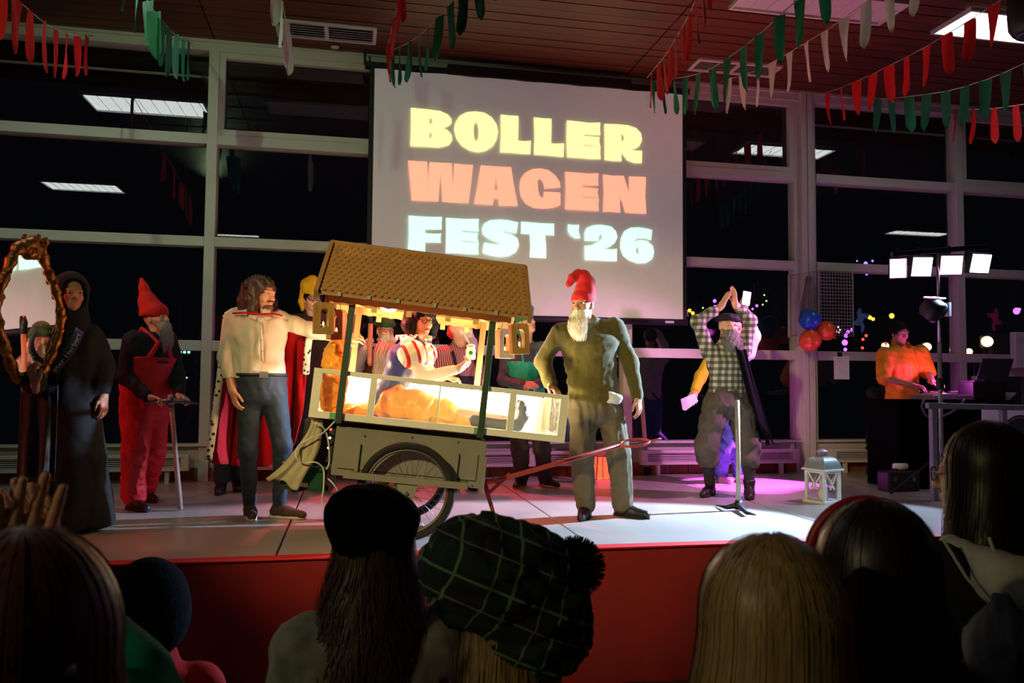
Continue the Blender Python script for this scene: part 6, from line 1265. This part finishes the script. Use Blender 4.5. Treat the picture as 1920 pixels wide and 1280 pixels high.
lights('small blue bulbs in place of reflections at the transom above the wire cage', [(1607, 489), (1623, 494), (1636, 489), (1625, 514)], (.2, .2, 1), 2.4, 9.6, [.015, .035, .02, .02])  # bulbs added outside to stand in for reflections of lights indoors
lights('red fairy lights left of the yellow jersey', [(1624, 629), (1618, 636), (1617, 652), (1661, 644)], (1, .06, .04), 2.2, 9.6, .025)
lights('orange fairy lights above the yellow jersey', [(1631, 595), (1637, 598), (1672, 592), (1760, 587)], (1, .5, .04), 2.4, 9.6, [.035, .03, .045, .02])
lights('yellow lights behind the four lamp panels', [(1815, 500), (1808, 504)], (1, .6, .08), 2.4, 9.6, .03)
lights('red lights at the right edge of the windows', [(1907, 636), (1916, 630), (1912, 642), ], (1, .05, .05), 2.2, 9.6, [.04, .04, .03])
lights('orange and purple lights left of the clapping person', [(1293, 582), (1299, 587)], (1, .45, .03), 2.4, 9.6, .03)
lights('violet lights to both sides of the clapping hands', [(1340, 564), (1341, 575), (1411, 579), (1419, 573)], (.42, .12, 1), 2.4, 9.6, [.03, .03, .02, .025])
lights('single large violet light near the right edge beside the magenta figure', [(1906, 583), (1911, 580)], (.5, .12, 1), 2.4, 9.6, [.06, .03])
lights('dim green lights right of the clapping hands', [(1430, 571), (1437, 564), (1433, 553), (1318, 577)], (.35, .7, .2), 1.5, 9.6, .016)
lights('row of tiny blue-white lights low in the left windows', [(334+4*i, 708+3*(i % 2)) for i in range(5)], (.45, .5, 1), 2, 9.6, .012)
lights('green bulbs in place of a reflected light strip at the transom behind the red hat', [(338, 660), (346, 660), (354, 660)], (.2, 1, .55), 2, 9.6, .02)  # bulbs added outside to stand in for the LED strip's reflection
wf = [(1660, 648, .06), (1738, 650, .075), (1788, 656, .06), (1817, 659, .06), (1851, 640, .10)]
for i, (x, y, s_) in enumerate(wf):
    q = PY(x, y, 10.4); r = thing('floodlight', 'warm outdoor floodlight seen through the window, '+['left of the yellow jersey', 'just left of the light stand', 'just right of the light stand', 'third from the right edge of the door', 'largest of them, near the right edge'][i], 'floodlight', (q[0], q[1], -.8), None, 'warm floodlights outside')
    MB().sphere(q, (s_, s_*.5, s_*.8), 16, 10).build('lens', glow('flood_warm', (1, .66, .30), 3.2), r, True); MB().b2((q[0]-s_, q[1]+s_*.3, q[2]-s_), (q[0]+s_, q[1]+s_*1.2, q[2]+s_*.9)).build('housing', blackp, r); MB().tube([(q[0], q[1]+s_*.7, q[2]-s_), (q[0], q[1]+s_*.7, -.8)], .02, 8).build('post', blackp, r)
sbuild(MB().b2((-12, 8.9, 4.5), (18, 10.2, 4.6)), 'trim_2', mat('eave_dark', (30, 28, 28), .8))
sbuild(MB().b2((-12, YW+.4, -.9), (18, 16, -.8)), 'ground_outside', mat('asphalt', (26, 26, 28), .9, var=.2))
# ================================================================ the audience in front, seen from behind
def spectator(label, hx, hy, Y, coat, sc=1., hyaw=180, tone='fair', hands=None, extra=None, female=True, byaw=180, coat_t=.035, cname='coat', hs=None, hpitch=0, lean=0.):
    H = PY(hx, hy, Y); b = math.radians(byaw); fw = np.array([math.sin(b), -math.cos(b), 0]); sd = np.array([math.cos(b), math.sin(b), 0]); c = H-[0, 0, .235*sc]-fw*(.02+lean); G = ZF; k = (H[2]-G)/1.52
    J = dict(head=H, sh_a=c-sd*.165*sc, sh_b=c+sd*.165*sc, pelvis=np.array([c[0], c[1], G+.86*k])-fw*lean, ground=np.array([0, 0, G]))
    for q, e in (('a', -1), ('b', 1)):
        J['el_'+q] = c+sd*.21*sc*e-[0, 0, .27*sc]; J['wr_'+q] = c+sd*.19*sc*e+fw*.12*sc-[0, 0, .48*sc]
        pv = J['pelvis']; J['hip_'+q] = pv+sd*.085*e-[0, 0, .05]; J['kn_'+q] = np.array([pv[0], pv[1], G+.47*k])+sd*.09*e; J['an_'+q] = np.array([pv[0], pv[1], G+.09])+sd*.09*e; J['toe_'+q] = J['an_'+q]+fw*.14-[0, 0, .06]
    J.update(extra or {})
    p = Person(label, Y, J, byaw=byaw, hyaw=hyaw, hpitch=hpitch, sc=sc, tone=tone, female=female, hs=hs)
    p.o.location[2] = G; PM[p.o.name] = Matrix.Translation(p.o.location)
    p.body(hands or {'a': ((0, .2, -1), (.8, 0, 0), 1, 30), 'b': ((0, .2, -1), (-.8, 0, 0), -1, 30)})
    p.shirt(coat, coat_t, cname, .96, .016, int(hx), h=.014); p.trousers(mat('jeans_dark', (24, 28, 38), .85), .014, seed=5, h=.018); p.shoes(darkshoe); return p
def long_hair(p, m, n=1800, L=.35, wave=.0, seed=0, width=.0035, flare=.05, base=True, gap=48, vol=.010, th0=(.02, .9), m_=18):
    r = np.random.RandomState(seed); ph = math.radians(gap)+r.rand(n)*(2*math.pi-2*math.radians(gap)); t0 = r.uniform(th0[0], th0[1], n)**1.0
    hs = p.hs; T = np.linspace(0, 1, m_); P = np.zeros((n, m_, 3)); Ls = L*r.uniform(.75, 1.05, n); off = r.uniform(.001, .018, n)+vol
    arc = .17
    for k in range(m_):
        s = T[k]*(Ls+arc); th = np.minimum(t0+s/.10, 1.72); d = np.maximum(0, s-(1.72-t0)*.10)
        rx, ry, rz = .079+off, .099+off, .095+off
        sx, sy, sz = rx*np.sin(th)*np.sin(ph), ry*np.sin(th)*np.cos(ph)-.016, rz*np.cos(th)+.032
        out = flare*np.minimum(1, d/.25)**1.3
        wv = wave*np.sin(d*38+ph*7+off*900)*np.minimum(1, d/.08)
        sx = sx+np.sin(ph)*(out+wv)+wave*.6*np.cos(d*29+off*1500)*np.minimum(1, d/.08); sy = sy+np.cos(ph)*(out*.5+wv*.5)
        Q = p.J['head'][None]+hs*(np.outer(sx, p.A[0])+np.outer(sy, p.A[1])+np.outer(sz, p.A[2])); Q[:, 2] -= d; P[:, k] = Q
    c0 = p.h(0, -.02, .0)
    def ex(S):
        zt = np.array([0, 0, -1.])
        for q in (-1, 1): S.chain([p.h(q*.055, -.02, .0), p.h(q*.058, -.03, -.10), p.h(q*(.058+flare*.5), -.035, -.10)+zt*(L*.55)], [.034, .032, .022], .03)
        S.chain([p.h(0, -.05, .0), p.h(0, -.056, -.1), p.h(0, -.056-flare*.3, -.1)+zt*L*.6], [.055, .050, .034], .04)
    o = p.hair_cap(m, 1, seed, vol, extra=ex if base else None, noise=.004)
    link('strands', npmesh('strands', [ribbons(P, width, c0)]), m, o, kind='stuff'); return o
blonde = mat('hair_blonde', (158, 128, 84), .42, var=.3, vs=70, stretch=(1, 1, .12)); dkb = mat('hair_dark_brown', (30, 20, 15), .4, var=.3, vs=60, stretch=(1, 1, .12)); midb = mat('hair_mid_brown', (74, 54, 42), .45, var=.3, vs=60, stretch=(1, 1, .15))
blkc = mat('coat_black', (14, 14, 16), .85, var=.15)
p = spectator('blonde person with long straight hair, nearest of the audience', 1437, 1185, 1.08, blkc, .95); long_hair(p, blonde, 3000, .42, .0, 1, .0026, .06)
p = spectator('dark-haired person with a red hairband behind the blonde head', 1640, 1090, 1.27, blkc, .97, 160); long_hair(p, dkb, 2000, .45, .004, 2, .003, .07)
P_ = [p.h(.106*math.cos(a), .035, .030+.110*math.sin(a)) for a in np.linspace(-.3, math.pi+.3, 33)]; MB().tube(P_, .011, 8).build('hairband', mat('hairband_red', (176, 22, 28), .4), p.o, True)
# woman on the right with hood and glasses
p = spectator('long-haired person with glasses and a black jacket with grey hood at the right', 1838, 893, 1.85, blkc, .98, 212, byaw=190); long_hair(p, dkb, 1700, .22, .004, 3, .0035, .03); p.glasses(mat('glasses_grey', (120, 110, 120), .25, .3))
ch = (p.J['sh_a']+p.J['sh_b'])/2; S = SDF(); bk = -p.fw
S.chain([ch+p.sd*-.13+[0, 0, .06], ch+p.sd*-.11+bk*.12+[0, 0, .0], ch+bk*.17-[0, 0, .08], ch+p.sd*.11+bk*.12+[0, 0, .0], ch+p.sd*.13+[0, 0, .06]], [.03, .055, .065, .055, .03], .05); S.ell(ch+bk*.16-[0, 0, .035], (.11, .06, .09), np.array([p.sd, p.fw, [0, 0, 1]]), .05)
sdf_part('hood', S, .008, mat('hood_grey', (200, 198, 186), .95, bump=.2), p.o, folds(.010, 30, 5))
q = PY(1880, 1205, 1.62); r = thing('drawstring_bag', 'grey drawstring bag on the back of the person with the grey hood', 'bag', q-[0, 0, .16]); S = SDF(); S.ell(q-[0, 0, .05], (.085, .06, .12), None, .03).cap(q+[0, 0, .02], q+[0, 0, .09], .07, .025, .03); sdf_part('sack', S, .007, mat('bag_grey', (96, 98, 100), .8), r, folds(.014, 50, 4, .15)); MB().tube([q+[-.01, .02, .08], q+[-.05, .05, .14], q+[-.07, .1, .22]], .004, 6).build('string', whc, r); MB().tube([q+[.01, .02, .08], q+[.05, .05, .14], q+[.06, .1, .22]], .004, 6).build('string', whc, r)
# tartan hat
p = spectator('person with blond hair under a big green tartan hat with black pompom', 945, 1165, 1.62, mat('coat_dark_blue', (22, 24, 36), .85), .97, 185); long_hair(p, blonde, 1700, .30, .003, 4, .003, .02)
tart = bands('tartan', [(12, 22, 18), (0, 0, 0)], .1, [((.92, .1, -.38), .105, .36, (26, 14, 14), .1, .8), ((.38, .1, .92), .105, .36, (14, 40, 30), .1, .8), ((.92, .1, -.38), .105, .045, (98, 132, 94), .25, .9), ((.92, .1, -.38), .105, .03, (120, 120, 112), .62, .8), ((.38, .1, .92), .105, .045, (92, 132, 92), .25, .9), ((.38, .1, .92), .105, .03, (112, 112, 104), .66, .8)], .9)
S = SDF(); S.ell(PY(925, 1075, 1.60), (.135, .14, .105), None, .05).ell(PY(990, 1120, 1.60), (.115, .13, .125), None, .06).ell(PY(1010, 1190, 1.58), (.09, .11, .085), None, .06).ell(PY(880, 1065, 1.6), (.08, .1, .09), None, .05); sdf_part('tartan_hat', S, .007, tart, p.o, folds(.018, 26, 8, 1.))
c = PY(1078, 1062, 1.58); r_ = np.random.RandomState(2); mb = MB()
S = SDF(); S.ell(c, .045); pm_ = sdf_part('pompom', S, .008, mat('pompom_black', (12, 12, 12), .95), p.o); D = r_.randn(900, 3); D /= np.linalg.norm(D, axis=1)[:, None]; tt_ = np.linspace(.6, 1, 4)[None, :, None]; link('pompom_yarn', npmesh('yarn', [ribbons(c+D[:, None]*tt_*.062, .005, c+np.array([0, .3, 0]))]), MATS['pompom_black'], pm_, kind='stuff')
# black beret and long curly hair
p = spectator('person with long curly brown hair under a black beret, in front of the cart wheel', 700, 1030, 2.02, mat('coat_patterned', (120, 118, 112), .85, var=.6, vs=9), .95, 182); long_hair(p, midb, 2000, .40, .014, 5, .0035, .05)
S = SDF(); S.ell(p.h(0, -.02, .085), (.112, .125, .062), p.A, .04).ell(p.h(.02, -.02, .115), (.085, .10, .045), p.A, .04).ell(p.h(0, -.035, .03), (.095, .10, .075), p.A, .04); sdf_part('beret', S, .007, mat('beret_black', (7, 7, 7), .95, spec=.05), p.o, folds(.008, 26, 3))
# child in dark beanie and red jacket
p = spectator('child in dark beanie, glasses and red jacket at the lower left', 274, 1146, 2.25, mat('jacket_red_shiny', (128, 14, 12), .85, spec=.06), .86, 210); p.glasses(mat('glasses_grey', (120, 110, 120), .25, .3))
S = SDF(); S.ell(p.h(0, -.02, .03), (.098, .115, .115), p.A, .03).ell(p.h(0, -.05, -.02), (.088, .09, .09), p.A, .03); S.cut(p.h(0, 0, -.075), -unit(p.A[2]-p.A[1]*.7)); sdf_part('beanie', S, .007, mat('beanie_dark', (8, 9, 13), .95, spec=.04, bump=.4, bs=90), p.o)
# clapping person at the left edge
Yq = .95; a_, b_ = PY(25, 1030, Yq+.06), PY(75, 1030, Yq+.06)
p = spectator('brown-haired person in teal coat at the left edge clapping with raised hands', 40, 1240, Yq, mat('coat_teal', (20, 150, 118), .85, spec=.1), .95, 185, hands={'b': ((.15, .1, 1), (.3, -.9, 0), 1, 12), 'a': ((-.1, .15, 1), (-.3, -.9, .1), -1, 14)}, extra=dict(wr_b=PY(12, 1120, Yq+.22), el_b=PY(-120, 1300, Yq+.15), wr_a=PY(66, 1115, Yq+.30), el_a=PY(205, 1300, Yq+.22)), tone='warm')
long_hair(p, mat('hair_auburn', (84, 42, 24), .45, var=.3, vs=60, stretch=(1, 1, .15)), 1600, .28, .006, 7, .003, .04)
for k in range(4): q = p.h(-.07-.006*k, -.105+.012*k, .02-.035*k); MB().sphere(q, .007, 10, 8).build('hair_bead', mat('bead_lilac', (190, 170, 215), .2), p.o, True)
